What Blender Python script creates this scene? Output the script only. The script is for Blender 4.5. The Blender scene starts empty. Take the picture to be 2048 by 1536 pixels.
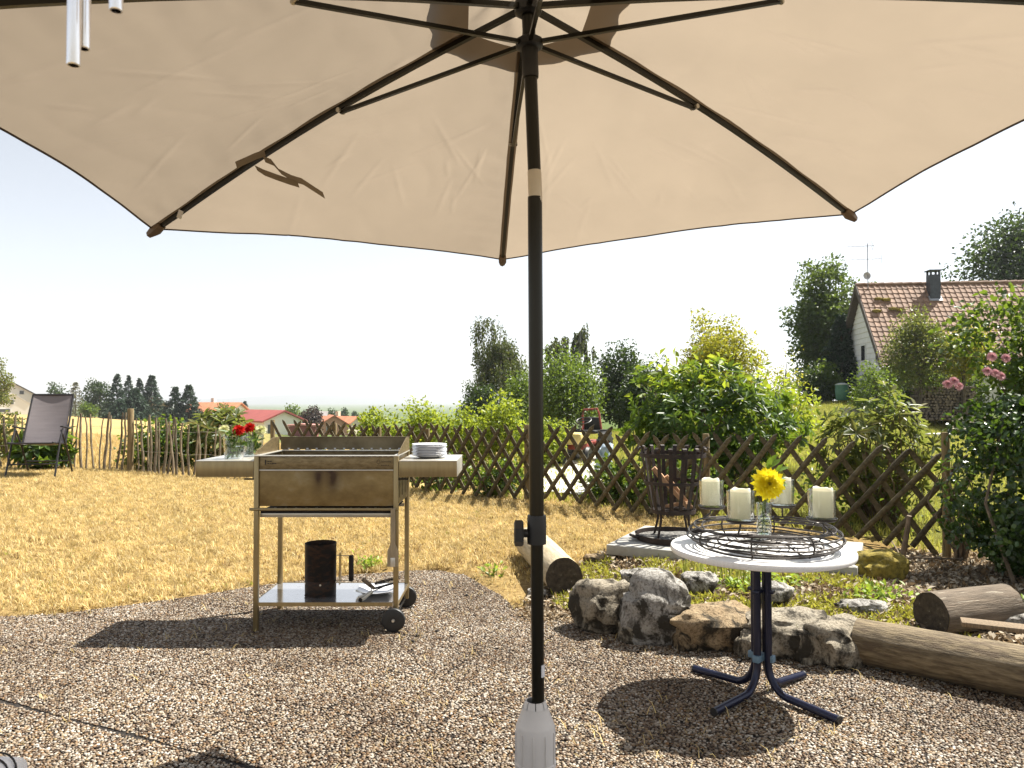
import bpy, bmesh, math, random
import numpy as np
from mathutils import Vector, Matrix, noise as mnoise

R = math.radians
rng = np.random.default_rng(7)
random.seed(7)
sc = bpy.context.scene
COL = sc.collection

# ------------------------------------------------------------------ camera
FPX, CX, CY, HZ, CAMZ = 1500.0, 1024.0, 768.0, 800.0, 1.30
PITCH = math.atan((HZ - CY) / FPX)
cam_d = bpy.data.cameras.new('camera'); cam = bpy.data.objects.new('camera', cam_d); COL.objects.link(cam)
cam.location = (0, 0, CAMZ); cam.rotation_euler = (R(90) + PITCH, 0, 0)
cam_d.sensor_width = 36; cam_d.lens = FPX / 2048 * 36; cam_d.clip_start = 0.05; cam_d.clip_end = 20000
cam_d.dof.use_dof = True; cam_d.dof.focus_distance = 4.6; cam_d.dof.aperture_fstop = 14
sc.camera = cam

# ------------------------------------------------------------------ sky and sun
SUN_EL, SUN_AZ = R(58), R(61)            # azimuth: from +Y (straight ahead) towards +X (right)
world = bpy.data.worlds.new('World'); sc.world = world; world.use_nodes = True
wn = world.node_tree.nodes; wl = world.node_tree.links
sky = wn.new('ShaderNodeTexSky'); sky.sky_type = 'NISHITA'; sky.sun_disc = False
sky.sun_elevation = SUN_EL; sky.sun_rotation = SUN_AZ
sky.air_density = 1.0; sky.dust_density = 0.4; sky.ozone_density = 1.0; sky.altitude = 100
bg = wn['Background']; bg.inputs['Strength'].default_value = 0.072
hs = wn.new('ShaderNodeHueSaturation'); hs.inputs['Saturation'].default_value = 0.30
wl.new(sky.outputs['Color'], hs.inputs['Color']); wl.new(hs.outputs['Color'], bg.inputs['Color'])
sun_d = bpy.data.lights.new('sun', 'SUN'); sun = bpy.data.objects.new('sun', sun_d); COL.objects.link(sun)
sun_d.energy = 5.0; sun_d.angle = R(0.53); sun_d.color = (1.0, 0.95, 0.86)
SDIR = Vector((math.cos(SUN_EL) * math.sin(SUN_AZ), math.cos(SUN_EL) * math.cos(SUN_AZ), math.sin(SUN_EL)))
sun.rotation_euler = (-SDIR).to_track_quat('-Z', 'Y').to_euler()
sun.location = (6, 5, 12)
sc.view_settings.view_transform = 'Standard'; sc.view_settings.look = 'None'
sc.view_settings.exposure = 1.38; sc.view_settings.gamma = 1.0; sc.view_settings.use_curve_mapping = False
cy = sc.cycles
cy.max_bounces = 8; cy.transparent_max_bounces = 24; cy.transmission_bounces = 8; cy.diffuse_bounces = 4; cy.glossy_bounces = 4
cy.caustics_reflective = False; cy.caustics_refractive = False; cy.use_denoising = True
cy.sample_clamp_indirect = 6.0

# ------------------------------------------------------------------ helpers: pixels, terrain
def ray(px, py):
    cx, cyy = (px - CX) / FPX, (CY - py) / FPX
    c, s = math.cos(PITCH), math.sin(PITCH)
    return Vector((cx, c - cyy * s, s + cyy * c))
def at(px, py, d):
    r = ray(px, py); return Vector((0, 0, CAMZ)) + r * (d / r.y)
def atz(px, py, z):
    r = ray(px, py); return Vector((0, 0, CAMZ)) + r * ((z - CAMZ) / r.z)

def sm(a, b, x):
    t = np.clip((x - a) / (b - a), 0, 1); return t * t * (3 - 2 * t)

# terrain control points: (x, y, z)
_cp = [(0, -3, 0), (-4, 0, 0), (4, 0, 0), (0, 2, 0), (-2, 3, 0), (2, 3, 0), (0, 4, 0), (-3.2, 4.4, 0.0), (-2, 5, 0.01), (-0.6, 5.4, 0.01), (0, 5, 0),
       (0.5, 4.6, 0.02), (1.0, 4.6, 0.14), (2.0, 4.2, 0.14), (3.0, 4.2, 0.14), (1.0, 6.0, 0.12), (2.2, 5.6, 0.12), (3.4, 5.6, 0.06),
       (-4, 7, 0.10), (-1, 7, 0.06), (0.6, 7, 0.10), (-6, 8, 0.2)]
for px, py, d in [(80, 950, 10.4), (265, 943, 11.5), (400, 955, 11.0), (540, 958, 11), (850, 985, 9.5), (1050, 1003, 8.4), (1410, 1050, 7.2), (1885, 1120, 6.2), (0, 935, 11.5), (700, 970, 10.3)]:
    v = at(px, py, d); _cp.append(tuple(v))
for px, py, d in [(1300, 935, 11), (1700, 940, 10), (2000, 940, 10), (1650, 880, 20), (1900, 880, 20), (1945, 882, 27), (1880, 838, 31), (1690, 800, 32), (1500, 850, 25), (1250, 870, 22), (1120, 890, 18), (2040, 840, 35), (1720, 800, 45),
                  (1000, 880, 40), (1200, 860, 50), (1600, 830, 60), (700, 890, 40), (560, 880, 60), (400, 858, 60), (150, 848, 50), (-200, 840, 50), (20, 828, 150), (160, 834, 120), (310, 842, 130), (400, 852, 110),
                  (550, 868, 90), (690, 872, 110), (900, 868, 110), (600, 845, 300), (100, 825, 400), (1000, 840, 300), (1800, 815, 300), (600, 825, 1200), (1500, 812, 1200), (-300, 812, 1200),
                  (-2500, 830, 60), (4000, 830, 60)]:
    _cp.append(tuple(at(px, py, d)))
for a in range(0, 360, 45):
    _cp.append((6800 * math.cos(R(a)), 6800 * math.sin(R(a)), -30))
for a in (180, 225, 270, 315, 0):
    _cp.append((30 * math.cos(R(a)), 30 * math.sin(R(a)), 0))
_cp = np.array(_cp)
def _warp(x, y):
    r = np.hypot(x, y) + 1e-9; k = np.log1p(r / 3.0) / r
    return np.stack([x * k, y * k], -1)
_cw = _warp(_cp[:, 0], _cp[:, 1])
_K = np.linalg.norm(_cw[:, None] - _cw[None], axis=-1)
_A = np.block([[_K, np.ones((len(_cp), 1))], [np.ones((1, len(_cp))), np.zeros((1, 1))]])
_sol = np.linalg.solve(_A + 1e-9 * np.eye(len(_A)), np.append(_cp[:, 2], 0))
def gzn(x, y):
    x = np.asarray(x, float); y = np.asarray(y, float)
    w = _warp(x.ravel(), y.ravel()); out = np.zeros(len(w))
    for i in range(0, len(w), 20000):
        k = np.linalg.norm(w[i:i + 20000, None] - _cw[None], axis=-1); out[i:i + 20000] = k @ _sol[:-1] + _sol[-1]
    return out.reshape(x.shape)
def gz(x, y):
    return float(gzn(np.array([x]), np.array([y]))[0])
def ground_px(px, d):
    x = (px - CX) / FPX * d * 1.0
    return Vector((x, d, gz(x, d)))

def inpoly(x, y, poly):
    ins = np.zeros(np.shape(x), bool); n = len(poly)
    for i in range(n):
        x0, y0 = poly[i]; x1, y1 = poly[(i + 1) % n]
        c = ((y0 > y) != (y1 > y)) & (x < (x1 - x0) * (y - y0) / (y1 - y0 + 1e-12) + x0)
        ins ^= c
    return ins

# ------------------------------------------------------------------ helpers: objects
def tag(o, label=None, cat=None, group=None, kind=None):
    if label: o['label'] = label
    if cat: o['category'] = cat
    if group: o['group'] = group
    if kind: o['kind'] = kind
    return o
def thing(name, loc, label, cat, rz=0, group=None, tilt=None):
    o = bpy.data.objects.new(name, None); COL.objects.link(o)
    o.location = loc; o.rotation_euler = tilt if tilt else (0, 0, rz); o.empty_display_size = .1
    return tag(o, label, cat, group)
def link(name, me, m=None, parent=None, loc=(0, 0, 0), rot=(0, 0, 0), smooth=None):
    o = bpy.data.objects.new(name, me); COL.objects.link(o)
    if m is not None and not me.materials: me.materials.append(m)
    o.location = loc; o.rotation_euler = rot
    if parent is not None: o.parent = parent
    return o
def copy_tree(o, parent=None, loc=None, rot=None):
    c = o.copy(); COL.objects.link(c)
    if parent is not None: c.parent = parent
    if loc is not None: c.location = loc
    if rot is not None: c.rotation_euler = rot
    for ch in list(o.children): copy_tree(ch, c)
    return c
def np_mesh(name, V, F, k):
    """V (n,3), F (m,k) faces of k corners"""
    me = bpy.data.meshes.new(name); F = np.asarray(F, np.int32); V = np.asarray(V, np.float32)
    me.vertices.add(len(V)); me.vertices.foreach_set('co', V.ravel())
    me.loops.add(F.size); me.loops.foreach_set('vertex_index', F.ravel())
    me.polygons.add(len(F)); me.polygons.foreach_set('loop_start', np.arange(0, F.size, k, dtype=np.int32))
    me.update(calc_edges=True); me.validate(); return me

class MB:
    def __init__(s): s.v = []; s.f = []
    def add(s, v, f):
        n = len(s.v); s.v += [tuple(p) for p in v]; s.f += [tuple(i + n for i in q) for q in f]; return s
    def box(s, c, d, rot=None, bev=0.0):
        hx, hy, hz = d[0] / 2, d[1] / 2, d[2] / 2
        if bev <= 0:
            V = [(x, y, z) for x in (-hx, hx) for y in (-hy, hy) for z in (-hz, hz)]
            F = [(0, 1, 3, 2), (4, 6, 7, 5), (0, 4, 5, 1), (2, 3, 7, 6), (0, 2, 6, 4), (1, 5, 7, 3)]
        else:
            bm = bmesh.new(); bmesh.ops.create_cube(bm, size=1)
            for v in bm.verts: v.co = Vector((v.co.x * d[0], v.co.y * d[1], v.co.z * d[2]))
            bmesh.ops.bevel(bm, geom=bm.edges[:], offset=min(bev, min(d) * .45), segments=2, affect='EDGES', profile=.5)
            bm.verts.index_update(); V = [v.co.copy() for v in bm.verts]; F = [[v.index for v in f.verts] for f in bm.faces]; bm.free()
        m = Matrix.Identity(3)
        if rot is not None:
            from mathutils import Euler
            m = Euler(rot).to_matrix() if not isinstance(rot, Matrix) else rot
        c = Vector(c)
        return s.add([m @ Vector(p) + c for p in V], F)
    def tube(s, pts, r, n=8, caps=True, closed=False, sq=False):
        pts = [Vector(p) for p in pts]; N = len(pts)
        rr = [r] * N if np.isscalar(r) else list(r)
        V = []; F = []; up = None
        for i, p in enumerate(pts):
            if closed: t = (pts[(i + 1) % N] - pts[i - 1])
            else: t = pts[min(i + 1, N - 1)] - pts[max(i - 1, 0)]
            t.normalize()
            if up is None:
                up = Vector((0, 0, 1)) if abs(t.z) < .9 else Vector((0, 1, 0))
            a = (up - t * up.dot(t)); a = a.normalized() if a.length > 1e-6 else t.orthogonal().normalized(); b = t.cross(a); up = a
            for k in range(n):
                th = 2 * math.pi * (k + (.5 if sq else 0)) / n
                V.append(p + (a * math.cos(th) + b * math.sin(th)) * rr[i])
        for i in range(N if closed else N - 1):
            j = (i + 1) % N
            for k in range(n):
                F.append((i * n + k, i * n + (k + 1) % n, j * n + (k + 1) % n, j * n + k))
        if caps and not closed:
            F.append(tuple(range(n - 1, -1, -1))); F.append(tuple((N - 1) * n + k for k in range(n)))
        return s.add(V, F)
    def lathe(s, prof, n=32, c=(0, 0, 0), axis='z', cap=True):
        V = []; F = []; m = len(prof)
        for r, z in prof:
            for k in range(n):
                th = 2 * math.pi * k / n; x, y = r * math.cos(th), r * math.sin(th)
                p = (x, y, z) if axis == 'z' else ((z, x, y) if axis == 'x' else (y, z, x))
                V.append((p[0] + c[0], p[1] + c[1], p[2] + c[2]))
        for i in range(m - 1):
            for k in range(n):
                F.append((i * n + k, i * n + (k + 1) % n, (i + 1) * n + (k + 1) % n, (i + 1) * n + k))
        if cap:
            if prof[0][0] > 1e-6: F.append(tuple(range(n - 1, -1, -1)))
            if prof[-1][0] > 1e-6: F.append(tuple((m - 1) * n + k for k in range(n)))
        return s.add(V, F)
    def ring(s, R_, r, z=0, n=64, k=6, c=(0, 0)):
        return s.tube([(c[0] + R_ * math.cos(2 * math.pi * i / n), c[1] + R_ * math.sin(2 * math.pi * i / n), z) for i in range(n)], r, k, closed=True)
    def mesh(s, name, smooth=35):
        me = bpy.data.meshes.new(name); me.from_pydata([tuple(p) for p in s.v], [], s.f); me.update()
        bm = bmesh.new(); bm.from_mesh(me); bmesh.ops.recalc_face_normals(bm, faces=bm.faces); bm.to_mesh(me); bm.free()
        if smooth:
            me.polygons.foreach_set('use_smooth', np.ones(len(me.polygons), bool)); me.set_sharp_from_angle(angle=R(smooth))
        return me
    def build(s, name, m, parent=None, loc=(0, 0, 0), rot=(0, 0, 0), smooth=35):
        return link(name, s.mesh(name, smooth), m, parent, loc, rot)

# ------------------------------------------------------------------ helpers: materials
def _nt(name):
    m = bpy.data.materials.new(name); m.use_nodes = True; nt = m.node_tree
    return m, nt, nt.nodes, nt.links, nt.nodes['Principled BSDF']
def _noise(n, l, vec, scale, detail=5, rough=.6, dist=0):
    t = n.new('ShaderNodeTexNoise'); t.inputs['Scale'].default_value = scale; t.inputs['Detail'].default_value = detail
    t.inputs['Roughness'].default_value = rough; t.inputs['Distortion'].default_value = dist
    l.new(vec, t.inputs['Vector']); return t
def _ramp(n, stops):
    r = n.new('ShaderNodeValToRGB'); e = r.color_ramp.elements
    while len(e) < len(stops): e.new(.5)
    for q, (p, c) in zip(e, stops): q.position = p; q.color = (*c, 1)
    return r
def _vec(n, l, stretch=None, coords='Object'):
    tc = n.new('ShaderNodeTexCoord'); out = tc.outputs[coords]
    if stretch:
        mp = n.new('ShaderNodeMapping'); mp.inputs['Scale'].default_value = stretch; l.new(out, mp.inputs['Vector']); out = mp.outputs['Vector']
    return out
def mul(c, k): return tuple(min(1, x * k) for x in c)
def M(name, col, rough=.6, metal=0., var=.2, scale=12, bump=0., bscale=None, stretch=None, col2=None, spots=None, spot_scale=6, spot_at=.6, rand=0., spec=.5, coat=0., coords='Object'):
    m, nt, n, l, p = _nt(name)
    v = _vec(n, l, stretch, coords)
    t = _noise(n, l, v, scale)
    rp = _ramp(n, [(.3, mul(col, 1 - var)), (.7, col2 if col2 else mul(col, 1 + var))]); l.new(t.outputs['Fac'], rp.inputs['Fac'])
    c = rp.outputs['Color']
    if spots:
        t2 = _noise(n, l, v, spot_scale, 6, .65)
        r2 = _ramp(n, [(spot_at - .04, (0, 0, 0)), (spot_at + .04, (1, 1, 1))]); l.new(t2.outputs['Fac'], r2.inputs['Fac'])
        mx = n.new('ShaderNodeMix'); mx.data_type = 'RGBA'; l.new(r2.outputs['Color'], mx.inputs['Factor']); l.new(c, mx.inputs['A']); mx.inputs['B'].default_value = (*spots, 1); c = mx.outputs['Result']
    if rand:
        oi = n.new('ShaderNodeObjectInfo'); mr = n.new('ShaderNodeMapRange'); mr.inputs['To Min'].default_value = 1 - rand; mr.inputs['To Max'].default_value = 1 + rand
        l.new(oi.outputs['Random'], mr.inputs['Value'])
        mx = n.new('ShaderNodeVectorMath'); mx.operation = 'SCALE'; l.new(c, mx.inputs[0]); l.new(mr.outputs['Result'], mx.inputs['Scale']); c = mx.outputs['Vector']
    l.new(c, p.inputs['Base Color'])
    p.inputs['Roughness'].default_value = rough; p.inputs['Metallic'].default_value = metal
    p.inputs['Specular IOR Level'].default_value = spec; p.inputs['Coat Weight'].default_value = coat
    if bump:
        tb = _noise(n, l, v, bscale or scale * 3, 6, .65); b = n.new('ShaderNodeBump'); b.inputs['Strength'].default_value = min(1, bump); b.inputs['Distance'].default_value = .01 * max(1, bump)
        l.new(tb.outputs['Fac'], b.inputs['Height']); l.new(b.outputs['Normal'], p.inputs['Normal'])
    return m
def leafmat(name, cols, trans=(.35, .5, .06), tmix=.4, rough=.45, spec=.4, island=True, inst=0.):
    m, nt, n, l, p = _nt(name)
    if island:
        g = n.new('ShaderNodeNewGeometry'); src = g.outputs['Random Per Island']
    else:
        g = n.new('ShaderNodeObjectInfo'); src = g.outputs['Random']
    k = len(cols); rp = _ramp(n, [(i / max(1, k - 1), c) for i, c in enumerate(cols)]); l.new(src, rp.inputs['Fac'])
    colr = rp.outputs['Color']
    if inst:
        oi = n.new('ShaderNodeObjectInfo'); mr = n.new('ShaderNodeMapRange'); mr.inputs['To Min'].default_value = 1 - inst; mr.inputs['To Max'].default_value = 1 + inst * .6; l.new(oi.outputs['Random'], mr.inputs['Value'])
        vm = n.new('ShaderNodeVectorMath'); vm.operation = 'SCALE'; l.new(colr, vm.inputs[0]); l.new(mr.outputs['Result'], vm.inputs['Scale']); colr = vm.outputs['Vector']
    l.new(colr, p.inputs['Base Color']); p.inputs['Roughness'].default_value = rough; p.inputs['Specular IOR Level'].default_value = spec
    tr = n.new('ShaderNodeBsdfTranslucent'); mc = n.new('ShaderNodeMix'); mc.data_type = 'RGBA'; mc.blend_type = 'MULTIPLY'; mc.inputs['Factor'].default_value = 0
    mc2 = n.new('ShaderNodeMix'); mc2.data_type = 'RGBA'; mc2.inputs['Factor'].default_value = .6; l.new(colr, mc2.inputs['A']); mc2.inputs['B'].default_value = (*trans, 1)
    l.new(mc2.outputs['Result'], tr.inputs['Color'])
    ms = n.new('ShaderNodeMixShader'); ms.inputs['Fac'].default_value = tmix
    l.new(p.outputs['BSDF'], ms.inputs[1]); l.new(tr.outputs['BSDF'], ms.inputs[2]); l.new(ms.outputs['Shader'], n['Material Output'].inputs['Surface'])
    return m
def glassmat(name, tint=(.95, .97, .96)):
    m, nt, n, l, p = _nt(name)
    g = n.new('ShaderNodeBsdfGlossy'); g.inputs['Roughness'].default_value = .03
    t = n.new('ShaderNodeBsdfTransparent'); t.inputs['Color'].default_value = (*tint, 1)
    fr = n.new('ShaderNodeLayerWeight'); fr.inputs['Blend'].default_value = .5; pw = n.new('ShaderNodeMath'); pw.operation = 'POWER'; pw.inputs[1].default_value = 2.0; l.new(fr.outputs['Facing'], pw.inputs[0])
    sc_ = n.new('ShaderNodeMath'); sc_.operation = 'MULTIPLY_ADD'; sc_.inputs[1].default_value = .7; sc_.inputs[2].default_value = .085; l.new(pw.outputs[0], sc_.inputs[0])
    ms = n.new('ShaderNodeMixShader'); l.new(sc_.outputs[0], ms.inputs['Fac']); l.new(t.outputs['BSDF'], ms.inputs[1]); l.new(g.outputs['BSDF'], ms.inputs[2])
    l.new(ms.outputs['Shader'], n['Material Output'].inputs['Surface']); return m

# ------------------------------------------------------------------ helpers: leaves, scatter
def unit(a): return a / (np.linalg.norm(a, axis=-1, keepdims=True) + 1e-9)
def leaf_mesh(name, P, D, N, L, W, fold=.25, droop=.15, detail=1):
    P = np.asarray(P, float); n = len(P); D = unit(np.asarray(D, float)); N = np.asarray(N, float)
    S = unit(np.cross(D, N)); N = unit(np.cross(S, D))
    L = np.broadcast_to(np.asarray(L, float), (n,))[:, None]; W = np.broadcast_to(np.asarray(W, float), (n,))[:, None]
    f = N * W * fold * .5
    tip = P + D * L - N * L * droop
    if detail == 1:
        mid = P + D * L * .48
        V = np.stack([P, mid + S * W * .5 + f, tip, mid - S * W * .5 + f], 1).reshape(-1, 3)
        b = np.arange(n)[:, None] * 4
        F = np.concatenate([b + [0, 1, 2], b + [0, 2, 3]], 0)
        F = np.stack([b + [0, 1, 2], b + [0, 2, 3]], 1).reshape(-1, 3)
        return np_mesh(name, V, F, 3)
    q1 = P + D * L * .28; q2 = P + D * L * .66 - N * L * droop * .35
    V = np.stack([P, q1 + S * W * .42 + f, q2 + S * W * .46 + f, tip, q2 - S * W * .46 + f, q1 - S * W * .42 + f], 1).reshape(-1, 3)
    b = np.arange(n)[:, None] * 6
    F = np.stack([b + [0, 1, 2, 3], b + [0, 3, 4, 5]], 1).reshape(-1, 4)
    me = np_mesh(name, V, F, 4)
    return me
def rdir(n, g=None):
    g = g or rng; return unit(g.normal(size=(n, 3)))

def scatter(name, P, rot, scl, idx, protos, kind='stuff', label=None, parent=None):
    """one object; protos are instanced on its vertices by geometry nodes"""
    n = len(P); me = bpy.data.meshes.new(name); me.vertices.add(n); me.vertices.foreach_set('co', np.asarray(P, np.float32).ravel())
    a = me.attributes.new('rot', 'FLOAT_VECTOR', 'POINT'); a.data.foreach_set('vector', np.asarray(rot, np.float32).ravel())
    scl = np.asarray(scl, np.float32); scl = np.repeat(scl[:, None], 3, 1) if scl.ndim == 1 else scl
    a = me.attributes.new('scl', 'FLOAT_VECTOR', 'POINT'); a.data.foreach_set('vector', scl.ravel())
    a = me.attributes.new('idx', 'INT', 'POINT'); a.data.foreach_set('value', np.asarray(idx, np.int32))
    o = bpy.data.objects.new(name, me); COL.objects.link(o)
    c = bpy.data.collections.new(name + '_source')
    for q in protos: c.objects.link(q)
    ng = bpy.data.node_groups.new(name, 'GeometryNodeTree')
    ng.interface.new_socket('Geometry', in_out='INPUT', socket_type='NodeSocketGeometry'); ng.interface.new_socket('Geometry', in_out='OUTPUT', socket_type='NodeSocketGeometry')
    N = ng.nodes; Lk = ng.links; gi = N.new('NodeGroupInput'); go = N.new('NodeGroupOutput')
    ci = N.new('GeometryNodeCollectionInfo'); ci.inputs['Collection'].default_value = c; ci.inputs['Separate Children'].default_value = True; ci.inputs['Reset Children'].default_value = True
    ip = N.new('GeometryNodeInstanceOnPoints'); ip.inputs['Pick Instance'].default_value = True
    def attr(nm, ty):
        q = N.new('GeometryNodeInputNamedAttribute'); q.data_type = ty; q.inputs['Name'].default_value = nm
        return q.outputs['Attribute']
    er = N.new('FunctionNodeEulerToRotation'); Lk.new(attr('rot', 'FLOAT_VECTOR'), er.inputs[0])
    Lk.new(gi.outputs[0], ip.inputs['Points']); Lk.new(ci.outputs[0], ip.inputs['Instance']); Lk.new(attr('idx', 'INT'), ip.inputs['Instance Index'])
    Lk.new(er.outputs[0], ip.inputs['Rotation']); Lk.new(attr('scl', 'FLOAT_VECTOR'), ip.inputs['Scale']); Lk.new(ip.outputs[0], go.inputs[0])
    md = o.modifiers.new('scatter', 'NODES'); md.node_group = ng
    o['kind'] = kind
    if label: o['label'] = label
    if parent is not None: o.parent = parent
    return o
def proto(name, me, m):
    if not me.materials: me.materials.append(m)
    return bpy.data.objects.new(name, me)

# ------------------------------------------------------------------ fence line (needed by the ground masks)
FENCE = [Vector(((px - CX) / FPX * d, d, 0)) for px, d in ((540, 11.0), (664, 10.45), (753, 10.0), (850, 9.5), (1050, 8.4), (1410, 7.2), (1885, 6.2), (2040, 5.95))]
STICK = [Vector(((px - CX) / FPX * d, d, 0)) for px, d in ((-260, 10.8), (-90, 11.3), (60, 11.6), (265, 11.5), (400, 11.0), (520, 10.95))]
def fence_y(x):
    pts = STICK + FENCE[1:]
    return np.interp(x, [p.x for p in pts], [p.y for p in pts])

# ------------------------------------------------------------------ ground (one sheet to the horizon)
_edge = [atz(px, py, 0) for px, py in ((-500, 1250), (-150, 1245), (0, 1233), (130, 1226), (280, 1207), (400, 1190), (510, 1172), (700, 1150), (860, 1138), (930, 1150), (1000, 1190), (1050, 1232), (1160, 1238), (1310, 1264), (1420, 1276), (1560, 1294), (1720, 1320), (2048, 1384), (2500, 1468))]
PATIO = [(p.x, p.y) for p in _edge] + [(6, 2.4), (6, -3), (-6, -3), (-6, 4.3)]
BED = [(0.15, 5.0), (0.45, 5.5), (.75, 5.95), (1.6, 6.0), (2.5, 5.75), (3.3, 6.4), (5.5, 5.7), (5.5, 2.2), (2.25, 2.7), (1.7, 3.2), (1.05, 3.6), (.48, 4.0), (.05, 4.35), (.02, 4.7)]

nr, na = 190, 220
rad = np.concatenate([np.linspace(.3, 14, 110), np.geomspace(14.2, 6800, nr - 110)])
ang = np.linspace(0, 2 * np.pi, na, endpoint=False)
# angles packed towards the view direction (+Y)
ang = np.pi / 2 + np.sign(np.sin(ang / 2 * 1)) * 0 + (((np.arange(na) / na) * 2 - 1))
t = np.linspace(-1, 1, na, endpoint=False); ang = np.pi / 2 + np.pi * (0.32 * t + 0.68 * t ** 3)
RR, AA = np.meshgrid(rad, ang, indexing='ij')
gx, gy = RR * np.cos(AA), RR * np.sin(AA)
gzv = gzn(gx, gy)
inp = inpoly(gx, gy, PATIO)
gzv = np.where(inp, -0.04, np.where(RR < 6.5, gzv - 0.004, gzv))
inb = inpoly(gx, gy, BED)
V = np.concatenate([np.stack([gx, gy, gzv], -1).reshape(-1, 3), [[0, 0, -0.04]]], 0)
ii, jj = np.meshgrid(np.arange(nr - 1), np.arange(na), indexing='ij'); j2 = (jj + 1) % na
F = np.stack([ii * na + jj, (ii + 1) * na + jj, (ii + 1) * na + j2, ii * na + j2], -1).reshape(-1, 4)
gme = np_mesh('ground', V, F, 4)
gme.polygons.foreach_set('use_smooth', np.ones(len(gme.polygons), bool))
gold = np.array([.32, .23, .10]); soil = np.array([.10, .065, .04]); green = np.array([.16, .17, .035]); far = np.array([.10, .13, .05]); field = np.array([.50, .37, .16])
beyond = sm(0., .6, gy - fence_y(gx)) * (gy > 2)
right = sm(.02, .16, gx / np.maximum(gy, 1)) * beyond
cl = gold[None, None] * np.ones(gx.shape + (1,))
cl = cl * (1 - beyond[..., None]) + field * beyond[..., None]
cl = cl * (1 - right[..., None]) + green * right[..., None]
fa = sm(130, 260, RR)[..., None]; cl = cl * (1 - fa) + far * fa
mid = (sm(.0, .08, gx / np.maximum(gy, 1) + .37) * sm(20, 45, gy))[..., None]; cl = cl * (1 - mid) + np.array([.10, .15, .04]) * mid
bw = inb[..., None].astype(float); cl = cl * (1 - bw) + soil * bw
ca = gme.color_attributes.new('Col', 'FLOAT_COLOR', 'POINT')
cc = np.concatenate([cl.reshape(-1, 3), [soil]], 0); cc = np.concatenate([cc, np.ones((len(cc), 1))], 1)
ca.data.foreach_set('color', cc.astype(np.float32).ravel())
m, nt, n, l, p = _nt('ground_earth')
at_ = n.new('ShaderNodeVertexColor'); at_.layer_name = 'Col'
v = _vec(n, l); t1 = _noise(n, l, v, 1.3, 8, .7); t2 = _noise(n, l, v, 40, 4, .7)
r1 = _ramp(n, [(.3, (.62, .58, .5)), (.7, (1.2, 1.2, 1.2))]); l.new(t1.outputs['Fac'], r1.inputs['Fac'])
r2 = _ramp(n, [(.3, (.5, .45, .4)), (.65, (1.15, 1.15, 1.15))]); l.new(t2.outputs['Fac'], r2.inputs['Fac'])
x1 = n.new('ShaderNodeMix'); x1.data_type = 'RGBA'; x1.blend_type = 'MULTIPLY'; x1.inputs['Factor'].default_value = 1; l.new(at_.outputs['Color'], x1.inputs['A']); l.new(r1.outputs['Color'], x1.inputs['B'])
x2 = n.new('ShaderNodeMix'); x2.data_type = 'RGBA'; x2.blend_type = 'MULTIPLY'; x2.inputs['Factor'].default_value = 1; l.new(x1.outputs['Result'], x2.inputs['A']); l.new(r2.outputs['Color'], x2.inputs['B'])
l.new(x2.outputs['Result'], p.inputs['Base Color']); p.inputs['Roughness'].default_value = .95; p.inputs['Specular IOR Level'].default_value = .1
bb = n.new('ShaderNodeBump'); bb.inputs['Strength'].default_value = .7; bb.inputs['Distance'].default_value = .03; l.new(t2.outputs['Fac'], bb.inputs['Height']); l.new(bb.outputs['Normal'], p.inputs['Normal'])
ground = link('ground', gme, m); tag(ground, 'dry straw coloured ground of garden, field and far land', kind='structure')

# ------------------------------------------------------------------ patio: cement sheet, exposed pebbles
mort = M('patio_cement', (.016, .012, .009), .95, scale=60, var=.35, bump=.6, bscale=200)
bm = bmesh.new(); vs = [bm.verts.new((x, y, -.0035)) for x, y in PATIO]; f = bm.faces.new(vs)
r_ = bmesh.ops.extrude_face_region(bm, geom=[f]); bmesh.ops.translate(bm, verts=[g for g in r_['geom'] if isinstance(g, bmesh.types.BMVert)], vec=(0, 0, -.08))
bmesh.ops.recalc_face_normals(bm, faces=bm.faces); me = bpy.data.meshes.new('patio'); bm.to_mesh(me); bm.free()
patio = link('patio', me, mort); tag(patio, 'patio of washed pebble concrete slabs in front of the lawn', kind='structure')

def pebble(seed):
    bm = bmesh.new(); bmesh.ops.create_icosphere(bm, subdivisions=1, radius=1)
    g = random.Random(seed)
    for v in bm.verts:
        k = 1 + .22 * (g.random() - .5)
        v.co = Vector((v.co.x * 1.15 * k, v.co.y * .85 * k, v.co.z * .5 * k))
    me = bpy.data.meshes.new('pebble'); bm.to_mesh(me); bm.free()
    me.polygons.foreach_set('use_smooth', np.ones(len(me.polygons), bool)); return me
m, nt, n, l, p = _nt('pebble_stone')
oi = n.new('ShaderNodeObjectInfo')
rp = _ramp(n, [(0, (.05, .035, .025)), (.16, (.14, .085, .045)), (.30, (.23, .175, .125)), (.4, (.34, .20, .085)), (.5, (.30, .26, .22)), (.64, (.42, .32, .19)), (.76, (.46, .41, .35)), (.9, (.60, .56, .49)), (1, (.76, .73, .67))])
l.new(oi.outputs['Random'], rp.inputs['Fac'])
v = _vec(n, l, coords='Object'); tn = _noise(n, l, v, 1.4, 4); r2 = _ramp(n, [(.3, (.7, .68, .62)), (.7, (1.15, 1.15, 1.15))]); l.new(tn.outputs['Fac'], r2.inputs['Fac'])
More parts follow.
